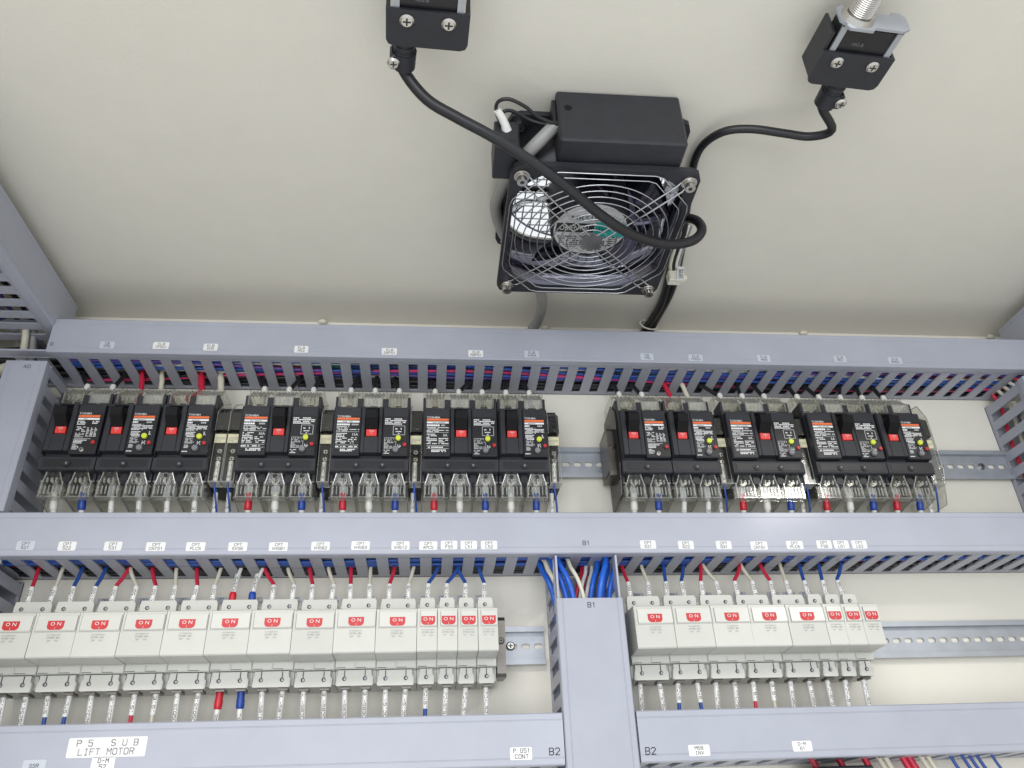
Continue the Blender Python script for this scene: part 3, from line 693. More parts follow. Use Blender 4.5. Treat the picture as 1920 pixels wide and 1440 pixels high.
AUX = [(36.3, 'SX060', 'left of the SX070 strip'), (48.6, 'SX070', 'left of breaker M52'), (136.9, 'SX080', 'left of breaker DRP51'), (224.8, 'SX090', 'left of breaker RBP51'), (362.8, 'SX0A0', 'right of breaker VH54'),
       (536.0, 'SX0B0', 'left of breaker M68'), (622.8, 'SX0C0', 'left of breaker M61'), (761.2, 'SX0D0', 'right of breaker BH62')]
for x, s, where in AUX:
    t = thing('auxiliary_terminal', 'narrow auxiliary terminal strip with smoky cover, marker %s' % s, 'terminal strip', (x, 0, RZ1), 'auxiliary terminal strips beside breakers')
    O('body', cached('aux_body', aux_body), t); O('smoked_cover', cached('aux_smoke', aux_smoke), t); O('clear_cover', cached('aux_cover', aux_cover), t); O('label_plate', cached('aux_plate', aux_plate), t)
    for z in (-12, -20): screw(t, (6.2, -47, z), 3.0, h=7)
    zt = RZ1-24
    wire('thin blue wire with marker %s on the auxiliary strip %s' % (s, where), [(x+6, -48, RZ1-20), (x+5.6, -51, zt-4), (x+5.2, -50, RZ1-45), (x+6.5, -46, RZ1-56), (x+8, -38, RZ1-70), (x+7, -30, Z2T-3)], 0.95, 'wire_blue', 'thin blue auxiliary wires',
         sleeves=[((x+5.5, -51, RZ1-42.5), (x+5.7, -51.5, RZ1-22.5), s, True, dict(r=2.3, h=2.9))])
    wire('white sleeved wire marked N245 under the auxiliary strip %s' % where, [(x+4, -36, RZ1-44), (x+4, -34, RZ1-58), (x+4, -30, RZ1-75), (x+4, -28, Z2T-3)], 1.1, 'wire_blue', 'sleeved N245 wires',
         sleeves=[((x+4, -33, RZ1-68), (x+4, -36, RZ1-48), 'N245' if x < 400 else 'N246', False, dict(r=2.2, h=2.8))])
# ---- wires below and above the breakers
def pole_wires():
    low = {'CB TP5': 'wb', 'ELB TP5S1': ('A150', 'B150'), 'ELB VH5': ('A1VH5', 'B1VH5'), 'ELB M52': 'rwb', 'ELB DRP51': 'rwb', 'ELB RBP51': 'rwb', 'ELB VH54': 'wb', 'CB TP6': 'wb', 'ELB TP6S1': ('A160', 'B160'),
           'ELB M68': 'rwb', 'ELB M61': 'rwb', 'ELB BH62': 'rb'}
    cn = {'r': ('red', 'ferrule_red', 'R'), 'w': ('white', 'ferrule_white', 'S'), 'b': ('blue', 'ferrule_blue', 'T')}
    up = {'ELB TP5S1': 'rw', 'ELB VH5': 'RW', 'ELB TP6S1': 'rw'}
    for x, poles, tag, amp, mccb in BR:
        for k in range(poles):
            cx = x+12.5+25*k; z0 = RZ1-52; spec = low[tag]
            pole = (('nameplate', 'handle', 'test button') if poles == 3 else ('handle', 'nameplate'))[k]
            if isinstance(spec, str):
                nm, m2, ch = cn[spec[k]]
                wire('%s-sleeved wire under the %s of breaker %s' % (nm, pole, tag), [(cx, -46, z0), (cx, -44, z0-8), (cx+0.4, -38, z0-18), (cx+0.6, -30, Z2T-4)], 2.2, 'wire_white', 'wires under the breakers',
                     sleeves=[((cx+0.5, -33, Z2T-2), (cx+0.1, -41.6, z0-15.5), ch+tag[-2:], False, dict(r=2.6, h=3.0))], ferrules=[((cx, -46, z0), (cx+0.1, -41.6, z0-16), m2, 3.2)])
            else:
                wire('white sleeved wire marked %s under the %s of breaker %s' % (spec[k], pole, tag), [(cx+1, -46, z0), (cx+1, -42, z0-12), (cx, -34, z0-22), (cx, -28, Z2T-4)], 1.8, 'wire_white', 'wires under the breakers',
                     sleeves=[((cx, -34, Z2T-1), (cx+1, -44, z0-8), spec[k], False, dict(r=2.6, h=3.2))])
            us = up.get(tag); zt = RZ1+52; tx = cx+random.uniform(-5, 5)
            # nearest slot centre of the top duct
            sl = 45.7+round((tx-45.7)/20)*20
            if us:
                m = 'wire_red' if us[k] in 'rR' else 'wire_cream'; nm = 'red' if us[k] in 'rR' else 'cream'
                wire('thick %s wire from the top of breaker %s into the duct' % (nm, tag), [(cx, -38, zt-8), (cx, -34, zt+6), (sl+1, -28, zt+16), (sl-1, -26, -4), (sl-1, -24, 12), (sl+30, -22, 16)], 3.4 if us[k] in 'RW' else 2.6, m, 'thick wires above the breakers')
            else:
                wire('black wire with white tip above the %s of breaker %s' % (pole, tag), [(cx, -40, zt-6), (cx, -38, zt+4), (cx-0.5, -35, zt+15), (sl, -27, 0), (sl+3, -22, 8), (sl+26, -18, 12)], 2.3, 'wire_black', 'black wires above the breakers',
                     ferrules=[((cx, -40, zt-4), (cx-0.5, -36.5, zt+17.5), 'ferrule_white', 2.7)])
pole_wires()
# ---- bundles lying in the ducts
def bundle(spec, x0, x1, z, where, dz=6):
    for i, (m, y, zz, r) in enumerate(spec):
        rr = random.Random(i*7+int(z)); pts = []; n = 18; ph = rr.uniform(0, 6.28); rp_ = rr.uniform(90, 260); amp = rr.uniform(5, 16) if m != 'wire_black' else rr.uniform(2, 6)
        for j in range(n+1):
            x = x0+(x1-x0)*j/n; pts.append((x, min(-4.5, max(-58, y+amp*math.sin(ph+x/rp_)+rr.uniform(-1.5, 1.5))), z+zz+rr.uniform(-0.8, 0.8)))
        nm = m.split('_')[1]
        wire('%s wire in the bundle lying inside the %s' % (nm, where), pts, r, m, 'bundle in the %s' % where, k=3, n=6)
top_spec = []
cols = ['wire_black']*8+['wire_red', 'wire_pink', 'wire_blue', 'wire_red', 'wire_blue', 'wire_white', 'wire_blue', 'wire_purple', 'wire_white', 'wire_green', 'wire_blue', 'wire_white', 'wire_blue', 'wire_blue', 'wire_black', 'wire_blue']
for i, m in enumerate(cols): top_spec.append((m, -6-i*2.25, 5+(i % 3)*3.0, 1.8))
bundle(top_spec, -120, 930, Z1B, 'top duct')
mid_spec = []
cols = ['wire_black']*7+['wire_red', 'wire_black', 'wire_black', 'wire_blue', 'wire_black', 'wire_blue', 'wire_white', 'wire_blue', 'wire_blue', 'wire_black', 'wire_blue', 'wire_blue', 'wire_brightblue']
for i, m in enumerate(cols): mid_spec.append((m, -7-i*2.55, 4.2+(i % 3)*3.4, 2.1))
bundle(mid_spec, -180, 970, Z2B, 'middle duct')
# ================================================================== white circuit protectors
def cp_body(n):
    W = 17.5*n
    def f(mb):
        mb.mat('cp_cream')
        mb.prism([(-2.5, 30), (-40, 30), (-40, 20), (-72.5, 18.2), (-74.3, 17.4), (-76.3, -18.6), (-75.3, -19.6), (-48, -20), (-48, -26.8), (-40, -27.2), (-40, -38), (-2.5, -38)], 0.18, W-0.18, 0)
        mb.prism([(-73.4, 18), (-75.0, 17.2), (-76.0, 2), (-75.5, 0.5), (-73, 0.5)], 0.6, 2.4, 0)
        for k in range(n):
            mb.mat('cp_rocker'); mb.cbox(17.5*k+0.5, 17.5*k+16.9, -48.6, -47.6, -26.4, -20.6, 0.25)
            mb.mat('dark_hole'); mb.box(17.5*k+(1 if k == 0 else 0.2), 17.5*k+9, -48.75, -48.5, -26.2, -25.8)
    return f
def cp_rocker(n):
    W = 17.5*n
    def f(mb): mb.mat('cp_rocker'); mb.prism([(-73, 15.2), (-76.2, 14.6), (-77.2, 2.4), (-76.4, 1.6), (-73, 1.6)], 3.1, W-0.7, 0)
    return f
def cp_badge(n):
    W = 17.5*n; w = 13.2 if n == 2 else 12.0
    def f(mb):
        cx = W/2+0.8; mb.mat('red_on'); a = math.radians(4.7); c = 2.6
        P = [(-w/2, 3.9), (w/2, 3.9), (w/2, -3.7+c), (w/2-0.8, -3.7+c*0.35), (w/2-c, -3.7), (-w/2+c, -3.7), (-w/2+0.8, -3.7+c*0.35), (-w/2, -3.7+c)]
        V = [(cx+x, -76.62-(-z)*0.082-0.0, 6.3+z) for x, z in P]; V = [(x, -77.2+(z-2.4)*0.082-0.10, z) for x, y, z in V]
        mb.add(V, [tuple(range(len(V)))])
        T = MB()
        for s, z, h, wd in (('O N', 7.6, 2.9, 8.2), ('I', 3.9, 1.7, None)):
            vs, fs, (dw, dh) = text_data(s, 1.0); k = h/dh; kx = (wd/dw) if wd else k
            mb.mat('sticker_white'); mb.add([(cx+p*kx, -77.2+(z+q*k-2.4)*0.082-0.16, z+q*k) for p, q in vs], fs)
    return f
def cp_clip(n, upper):
    W = 17.5*n
    def f(mb):
        mb.mat('cp_rocker'); a, b = 2.0, W-3.2
        if upper: mb.prism([(a, 19), (a, 30.5), (a+0.8, 34.6), (b, 34.6), (b+1.2, 32), (b+1.2, 19)], -46, -40.2, 1)
        else: mb.prism([(a+0.9, -27.6), (a+0.9, -31), (a, -33), (a-0.8, -40), (b+0.8, -40.2), (b+1.0, -34), (b-0.6, -31.5), (b-0.6, -27.6)], -46.4, -40.2, 1)
        if not upper:
            mb.mat('cp_cream'); mb.box(a+0.2, b+0.2, -46.9, -46.3, -40.6, -33)
            mb.mat('dark_hole')
            for k in range(n): x = 8.4+17.5*k; mb.box(x-0.28, x+0.28, -47.05, -46.2, -34, -28)
            mb.mat('brass_steel')
            for k in range(n): mb.box(17.5*k+5.2, 17.5*k+13, -42, -30, -42.4, -40.3)
    return f
def cp_screw(mb):
    mb.mat('dark_hole'); mb.cyl((0, 0.3, 0), (0, -0.18, 0), 1.75, 1.75, 14); mb.mat('zinc'); mb.cyl((0.35, -0.15, -0.1), (0.35, -0.35, -0.1), 1.1, 1.0, 10); mb.mat('dark_hole'); mb.box(-0.6, 1.3, -0.45, -0.33, -0.25, 0.1)
def cp_text(n):
    W = 17.5*n
    def f(mb):
        cx = W/2+0.6
        for s, z, h, w in (('MITSUBISHI', -1.2, 1.0, 10.5), ('CP30-BA', -3.4, 1.5, 10.5), ('%dP  5A' % n, -5.9, 1.2, 9)):
            add_text(mb, s, 0, 0, h, w, 0, 'ink_grey'); 
            # lay the last added text on the sloping front
            vs, fs, dim = text_data(s); m = len(vs)
            for i in range(len(mb.v)-m, len(mb.v)):
                x, y, zz = mb.v[i]; zw = zz+z; mb.v[i] = (x+cx, -75.28+(zw-0)*0.0556-0.14, zw)
    return f
CPD = {'521': 'white two-pole protector at the end of the long row beside a slotted duct', '522': 'white two-pole protector with two blue wires on top, in the long row',
       '531': 'white two-pole protector between the blue-wired one and the one below CPT CNT51', '621': 'white two-pole protector standing next to the wide upright B1 duct',
       '622': 'white two-pole protector with two blue wires on top, in the short row', '631': 'white two-pole protector between the blue-wired one and the one below CPT CNT61'}
def protector(x, n, tag, first=''):
    t = thing('circuit_protector', CPD.get(tag) or 'white %s circuit protector switched on, below sticker CPT %s' % ('two-pole' if n == 2 else 'slim single-pole', tag), 'circuit protector', (x, 0, RZ2), 'white circuit protectors')
    jr = random.Random('cp'+tag); t.location.y += jr.uniform(-0.5, 0.3)*MM; t.location.z += jr.uniform(-0.35, 0.35)*MM; t.rotation_euler.y = math.radians(jr.uniform(-0.25, 0.25))
    O('body', cached(('cp_body', n), cp_body(n)), t)
    rk = O('rocker', cached(('cp_rocker', n), cp_rocker(n)), t)
    O('badge', cached(('cp_badge', n), cp_badge(n)), rk, label='red ON marking')
    O('lettering', cached(('cp_text', n), cp_text(n)), t)
    for up in (True, False):
        c = O('terminal_clip', cached(('cp_clip', n, up), cp_clip(n, up)), t)
        for k in range(n): O('screw', cached('cp_screw', cp_screw), c, (8.4+17.5*k, -46.2 if up else -47.1, 28.2 if up else -34.8))
    return t
TL = ['521', '522', '531', 'CNT51', 'PLC5', 'SV56', 'VH581', 'VH582', 'VH583', 'VH512', 'APC5', 'FS5', 'L51', 'L52']
TR = ['621', '622', '631', 'CNT61', 'PLC6', 'FS6', 'L61', 'L62']
CPS = [(-113.6+35*i, 2, TL[i]) for i in range(10)]+[(236.4+17.5*i, 1, TL[10+i]) for i in range(4)]
CPS += [(427.6+35*i, 2, TR[i]) for i in range(5)]+[(602.6+17.5*i, 1, TR[5+i]) for i in range(3)]
for c in CPS: protector(*c)
# stickers on the mounting plate behind the protectors
for x, n, tag in CPS:
    if tag in ('521', 'L62'): continue
    w = 13.5
    o = O('sticker', cached(('sticker', w, 7.2, 'sticker_white' if x < 400 and x > 60 else 'sticker_clear'), sticker_fn(w, 7.2, '', 'sticker_white' if x < 400 and x > 60 else 'sticker_clear', None, 1)), back_panel, (x+17.5*n-(11 if n == 2 else 12), -0.1, -228.2), label='sticker printed CPT %s' % tag)
    text_obj('lettering', 'CPT\n'+tag, o, (0, -0.17, 0), 5.8, maxw=11.6)
UPW = {'521': ('rA150', 'cB150'), '522': ('bP2450', 'bN2450'), '531': ('rA150', 'cB150'), 'CNT51': ('rA150', 'cB150'), 'PLC5': ('rA150', 'cB150'), 'SV56': ('RRDRP51', 'BTDRP51'), 'VH581': ('rA1VH5', 'cB1VH5'), 'VH582': ('rA1VH5', 'cB1VH5'),
       'VH583': ('rA1VH5', 'cB1VH5'), 'VH512': ('rA1VH5', 'cB1VH5'), 'APC5': ('bP245',), 'FS5': ('bP245',), 'L51': ('bP245',), 'L52': ('bP24G5',),
       '621': ('rA160', 'cB160'), '622': ('bP2460', 'bN2460'), '631': ('rA160', 'cB160'), 'CNT61': ('rA160', 'cB160'), 'PLC6': ('rA160', 'cB160'), 'FS6': ('bP246',), 'L61': ('bP246',), 'L62': ('bP24G6',)}
LOW = {'521': ('wA1PSP50', 'wB1PSP50'), '522': ('bP245', 'bN245'), '531': ('wA1MFCPS', 'wB1MFCPS'), 'CNT51': ('rA151', 'cB151'), 'PLC5': ('wA1SEQ50', 'wB1SEQ50'), 'SV56': ('RRSV', 'BTSV'), 'VH581': ('wAVH5810', 'wBVH5810'),
       'VH582': ('wAVH5820', 'wBVH5820'), 'VH583': ('wAVH5830', 'wBVH5830'), 'VH512': ('wAVH5120', 'wBVH5120'), 'APC5': ('bP24S1',), 'FS5': ('wP24SFS',), 'L51': ('wP24L51',), 'L52': ('wP24L52',),
       '621': ('wA1PSP60', 'wB1PSP60'), '622': ('bP246', 'bN246'), '631': ('wA1MFCPS6', 'wB1MFCPS6'), 'CNT61': ('rA161', 'cB161'), 'PLC6': ('wA1SEQ60', 'wB1SEQ60'), 'FS6': ('bP246FS',), 'L61': ('bP24L61',), 'L62': ('wP24L62',)}
CN = {'r': ('red', 'wire_red'), 'c': ('cream', 'wire_cream'), 'b': ('blue', 'wire_blue'), 'w': ('white', 'wire_white'), 'R': ('white', 'wire_white'), 'B': ('white', 'wire_white')}
for x, n, tag in CPS:
    for k in range(n):
        rr = random.Random(tag+str(k)); cx = x+8.4+17.5*k
        code = UPW[tag][k]; nm, m = CN[code[0]]; s = code[1:]
        sl = 52.8+round((cx-52.8+rr.uniform(-3, 3))/20)*20+rr.uniform(-2, 2)
        zt = RZ2+31; zb = Z2B; dx = rr.uniform(-1.6, 1.6); r = 1.75
        pts = [(cx, -38, zt-4), (cx+dx*0.3, -37, zt+6), (cx+dx, -34, zt+20), (sl*0.5+(cx+dx)*0.5, -32, zt+28), (sl, -30, zb+2), (sl+2, -27, zb+9), (sl+22, -24, zb+13)]
        if code[0] in 'RB':
            # crimped end: coloured insulator at the terminal, marker above it
            fm = 'ferrule_red' if code[0] == 'R' else 'ferrule_blue'
            wire('white wire marked %s with %s crimp above protector %s' % (s, 'red' if code[0] == 'R' else 'blue', tag), pts, r, m, 'wires above the protectors',
                 sleeves=[((cx+dx*0.6, -36, zt+12), (sl*0.35+(cx+dx)*0.65, -31.5, zt+31), s, True)], ferrules=[((cx, -38.5, zt-2), (cx+dx*0.5, -36.5, zt+13), fm, 2.9)])
        else:
            wire('%s wire in white sleeve %s above protector CPT %s' % (nm, s, tag), pts, r, m, 'wires above the protectors',
                 sleeves=[((cx, -38, zt-3), (cx+dx, -34, zt+20), s, True, dict(at=13.6))])
        code = LOW[tag][k]; nm, m = CN[code[0]]; s = code[1:]
        zl = RZ2-39; ze = Z3T-3; dx = rr.uniform(-2.2, 1.0) if x < 400 else rr.uniform(-1.0, 2.6)
        pts = [(cx, -36, zl+2), (cx+dx*0.2, -35, zl-8), (cx+dx, -33, zl-22), (cx+dx*1.2, -32, ze), (cx+dx*1.2, -30, ze-16)]
        short = len(s) <= 5 and code[0] in 'rcb'
        if code[0] in 'RB':
            fm = 'ferrule_red' if code[0] == 'R' else 'ferrule_blue'
            wire('white wire marked %s with %s crimp below protector %s' % (s, 'red' if code[0] == 'R' else 'blue', tag), pts, r, m, 'wires below the protectors',
                 sleeves=[((cx+dx*1.1, -32, ze+0.5), (cx+dx*0.5, -34, zl-15), s, False)], ferrules=[((cx, -36, zl+1), (cx+dx*0.5, -34, zl-16), fm, 3.1)])
        else:
            e = zl-(19 if short else 27)
            wire('%s wire in white sleeve %s below protector CPT %s' % (nm, s, tag), pts, r, m, 'wires below the protectors',
                 sleeves=[((cx+dx*(0.9 if short else 1.1), -33, e), (cx, -36, zl+1), s, False, dict(at=(zl-e)*0.42+0.5))])
# ---- cables in the open top of the upright B1 duct
vspec = [('wire_brightblue', 363, 2.6, 'left'), ('wire_cream', 367.5, 2.4, 'left'), ('wire_brightblue', 372, 2.9, 'left'), ('wire_brightblue', 377, 2.5, 'left'), ('wire_red', 381, 1.8, 'right'), ('wire_white', 384.5, 1.8, 'right'), ('wire_cream', 388, 1.9, 'left'), ('wire_red', 386, 1.8, 'right'), ('wire_white', 390.5, 1.8, 'right'),
         ('wire_brightblue', 393, 2.6, 'right'), ('wire_black', 396, 2.4, 'right'), ('wire_brightblue', 399, 2.7, 'right'), ('wire_brightblue', 404.5, 2.7, 'right'), ('wire_brightblue', 410, 2.7, 'right'), ('wire_white', 413, 2.0, 'right')]
for i, (m, x, r, side) in enumerate(vspec):
    d = -1 if side == 'left' else 1
    y = (-44-(i % 4)*6.0) if m == 'wire_brightblue' or m == 'wire_cream' else -30-(i % 3)*3; lean = {'left': -9, 'right': 9}[side]
    wire('%s cable dropping into the open top of the upright B1 duct' % {'wire_brightblue': 'blue', 'wire_cream': 'cream', 'wire_red': 'red', 'wire_white': 'white', 'wire_black': 'black'}[m],
         [(x+d*70, -20-i, Z2B+14), (x+lean*2.2, y+10, Z2B+9), (x+lean*1.1, y+2, Z2B-8), (x+lean*0.4, y-3, Z2B-26), (x, y-2, Z2B-50), (x-lean*0.2, y, Z2B-110), (x, y, Z2B-260)], r, m, 'cables in the upright duct', n=10)
# ================================================================== cooling fan under the roof
def fan():
    zf, zt = 30.0, ZC-0.3
    hx, hy = 79.0, 84.0
    t = thing('cooling_fan', 'black square cooling fan with chrome finger guard under the roof', 'fan', (FX, FY, zt))
    def rr(n, hx, hy, c):
        out = []
        for i in range(n):
            a = 2*math.pi*(i+0.5)/n; dx, dy = math.cos(a), math.sin(a)
            # rounded rectangle by marching
            tt = min(hx/abs(dx), hy/abs(dy)); x, y = dx*tt, dy*tt
            ax, ay = abs(x), abs(y)
            if ax > hx-c and ay > hy-c:
                # intersect with the corner arc
                lo, hi = 0, tt
                for _ in range(30):
                    m = (lo+hi)/2; px, py = abs(dx*m)-(hx-c), abs(dy*m)-(hy-c)
                    inside = (px <= 0 or py <= 0) or px*px+py*py < c*c
                    lo, hi = (m, hi) if inside else (lo, m)
                x, y = dx*lo, dy*lo
            out.append((x, y))
        return out
    N = 96; outer = rr(N, hx, hy, 10); c0 = rr(N, 73.5, 78.5, 42)
    def f(mb):
        mb.mat('black_plastic'); mb.ringplate(outer, c0, zf-zt, zf-zt+5); mb.ringplate(outer, c0, -5, 0)
        mb.smooth = True; mb.ringplate(rr(N, 75.4, 80.4, 43), rr(N, 74.2, 79.2, 42), zf-zt+5, -5); mb.mat('barrel'); mb.ringplate(rr(N, 74.1, 79.1, 42), rr(N, 73.6, 78.6, 42), zf-zt+5.2, -5.2); mb.smooth = False; mb.mat('black_plastic')
        for k in range(3):
            a = math.radians(60+120*k); mb.tube([(35*math.cos(a), 35*math.sin(a), -7), (74*math.cos(a), 74*math.sin(a), -7)], 3, 6)
    fr = one('frame', f, t)
    def f(mb): mb.mat('black_plastic'); mb.cyl((0, 0, -10), (0, 0, zf-zt+9), 37, 36, 40)
    hub = one('hub', f, t)
    zs = zf-zt+8.6
    def f(mb):
        mb.mat('fan_sticker'); mb.add([(x, y, zs) for x, y in circ(40, 33)], [tuple(range(40))[::-1]])
        P = [(x, y, zs-0.1) for x, y in circ(40, 33) if x > 3 and -8 < -y < 14]
        mb.mat('teal'); mb.add([(4, -10, zs-0.1), (31, -10, zs-0.1), (32.5, 0, zs-0.1), (31, 9, zs-0.1), (4, 9, zs-0.1)], [(0, 1, 2, 3, 4)])
        mb.mat('ink_black'); mb.add([(-31, -8, zs-0.1), (3.4, -8, zs-0.1), (3.4, 4, zs-0.1), (-31.5, 4, zs-0.1)], [(0, 1, 2, 3)])
        def ft(s, cx, cy, h, w, m, dz=0.25):
            vs, fs, (dw, dh) = text_data(s, 1.0); mb.mat(m); mb.add([(cx+a*w/dw, cy-b*h/dh, zs-dz) for a, b in vs], fs)
        # read from below with the room side as 'up'
        ft('MRS18-BT', 0, -15, 6, 38, 'ink_black'); ft('ORIENTAL', -14, -2, 7, 28, 'sticker_white'); ft('50/60 Hz', 17, -1, 5, 20, 'ink_black')
        r = random.Random(9)
        for j in range(7):
            y = 9+j*2.8; hw = math.sqrt(max(1, 30*30-y*y)); x = -hw
            while x < hw:
                w = r.uniform(1.2, 3.4)
                if r.random() < 0.75: mb.add([(x, y, zs-0.2), (x+w, y, zs-0.2), (x+w, y+1.4, zs-0.2), (x, y+1.4, zs-0.2)], [(0, 1, 2, 3)])
                x += w+0.7
    one('hub_sticker', f, hub, label='silver rating sticker with teal patch')
    def blade(mb):
        mb.mat('blade_black'); mb.smooth = True; nr, na = 5, 8; V = []
        for off in (0, 1.2):
            for i in range(nr+1):
                r = 35+(71-35)*i/nr
                for j in range(na+1):
                    s = j/na; sweep = math.radians(-16)*(i/nr)**1.2
                    a = math.radians(46)*(s-0.5)*(1.0+0.10*i/nr)+sweep
                    z = -9-40*(s)-2*math.sin(math.pi*s)+off
                    V.append((r*math.cos(a), r*math.sin(a), z))
        M = (nr+1)*(na+1); F = []
        for i in range(nr):
            for j in range(na):
                a = i*(na+1)+j; q = (a, a+1, a+na+2, a+na+1); F += [q, tuple(M+k for k in q[::-1])]
        rim = [j for j in range(na+1)]+[i*(na+1)+na for i in range(1, nr+1)]+[nr*(na+1)+j for j in range(na-1, -1, -1)]+[i*(na+1) for i in range(nr-1, 0, -1)]
        for q in range(len(rim)): a, b = rim[q], rim[(q+1) % len(rim)]; F.append((a, b, M+b, M+a))
        mb.add(V, F)
    me = cached('blade', blade)
    for k in range(5): O('blade', me, hub, (0, 0, 0), (0, 0, math.radians(72*k+50)))
    # finger guard
    g = thing_part = O('finger_guard', cached('guard_disc', lambda mb: (mb.mat('chrome'), mb.cyl((0, 0, -1.2), (0, 0, 0.2), 11.5, 11, 28))), t, (0, 0, zf-zt-5.5))
    for i in range(9):
        r = 15.5+i*6.6
        O('ring', cached(('guard_ring', i), lambda mb: (mb.mat('chrome'), mb.tube([(x, y, (r/75)**2*3.0) for x, y in circ(64, r)], 0.6, 6, closed=True))), g)
    for i, (q, cut) in enumerate(((70.5, 40), (76.5, 45))):
        # outermost two wires are clipped to octagons
        P = []
        ex, ey = q, q+3
        pts8 = [(ex, -cut), (ex, cut), (cut, ey), (-cut, ey), (-ex, cut), (-ex, -cut), (-cut, -ey), (cut, -ey)]
        for a, b in zip(pts8, pts8[1:]+pts8[:1]): P += [(a[0]*(1-s)+b[0]*s, a[1]*(1-s)+b[1]*s, 3.4) for s in (0.06, 0.94)]
        O('ring', cached(('guard_oct', i), lambda mb: (mb.mat('chrome'), mb.tube(P, 0.6, 6, closed=True))), g)
    for sx in (-1, 1):
        for sy in (-1, 1):
            cxr, cyr = sx*69.5, sy*72.8; d = Vector((cxr, cyr, 0)).normalized(); p = Vector((-d.y, d.x, 0))
            L = math.hypot(cxr, cyr); path = []
            path.append(d*9+p*4.2+Vector((0, 0, -0.9))); path.append(d*60+p*4.2+Vector((0, 0, 0.8))); path.append(d*(L-9)+p*4.2+Vector((0, 0, 3.2))); path.append(d*(L-5)+p*3.6+Vector((0, 0, 5.4)))
            for k in range(7): a = math.radians(-100+200*k/6); path.append(d*(L+math.cos(a)*4.4)-p*math.sin(a)*4.4+Vector((0, 0, 6)))
            path.append(d*(L-5)-p*3.6+Vector((0, 0, 5.4))); path.append(d*(L-9)-p*4.2+Vector((0, 0, 3.2))); path.append(d*60-p*4.2+Vector((0, 0, 0.8))); path.append(d*9-p*4.2+Vector((0, 0, -0.9)))
            mb = MB(); mb.mat('chrome'); mb.tube(path, 0.8, 6); O('spoke', mb.mesh('spoke'), g)
            def f(mb):
                mb.mat('steel'); mb.cyl((0, 0, 0), (0, 0, -1.4), 6.6, 6.6, 18); mb.cyl((0, 0, -1.4), (0, 0, -3), 5.4, 5.2, 18); mb.cyl((0, 0, -3), (0, 0, -8), 4.4, 4.3, 16)
                mb.mat('dark_hole'); mb.cyl((0, 0, -7.6), (0, 0, -8.1), 1.9, 1.9, 6, smooth=False)
            O('bolt', cached('fan_bolt', f), t, (cxr, cyr, zf-zt-0.4))
            def f(mb): mb.mat('steel'); mb.cyl((0, 0, 0), (0, 0, -4), 5, 5, 6, smooth=False); mb.mat('dark_hole'); mb.cyl((0, 0, -4), (0, 0, -4.2), 2.4, 2.4, 10)
            O('nut', cached('fan_nut', f), t, (cxr, cyr, -5))
    return t
fan()
def f(mb):
    mb.mat('zinc')
    for k in range(-8, 9):
        p = k*9; h = math.sqrt(max(0, 79*79-p*p))
        if h < 5: continue
        mb.tube([(p, -h, 0), (p, h, 0)], 0.7, 5); mb.tube([(-h, p, 1.2), (h, p, 1.2)], 0.7, 5)
    mb.tube([(x, y, 0.6) for x, y in circ(48, 80)], 1.2, 6, closed=True)
one('outlet_mesh', f, None, (FX, FY, ZC+3.6), label='wire mesh guard over the roof opening above the fan', cat='mesh guard')
# box fixed in front of the fan
def tbox():
    x0, x1, y0, y1, z0, z1 = 343.5, 446.5, -342.0, -321.0, 36.5, ZC-0.3
    t = thing('terminal_box', 'black plastic terminal box in front of the fan', 'terminal box', (x0, y0, z1))
    def f(mb):
        mb.mat('black_plastic'); mb.cbox(0, x1-x0, 0, 26.5, z0-z1, 0, 1.6); mb.mat('black_gloss'); mb.cbox(-3.2, 0.2, 6, 20, -30, -4, 0.8); mb.cbox(x1-x0-0.2, x1-x0+5, 10, 24, -38, -12, 2)
    one('housing', f, t)
    def f(mb): mb.mat('dark_hole'); mb.mat('black_matte'); mb.cyl((8.5, -0.15, -20), (8.5, 0.4, -20), 3.2, 3.2, 16)
    one('screw_hole', f, t)
tbox()
P1 = onZ(935, 245, 60)
def sbox():
    a = onZ(926, 345, 34); b = onZ(957, 345, 34)
    t = thing('capacitor_box', 'small black box at the fan corner with white sleeves', 'capacitor', (293.0, -330.0, 60))
    def f(mb):
        mb.mat('black_plastic'); mb.cbox(0, 20, 0, 36, -22, 8, 1.2)
    one('housing', f, t)
sbox()
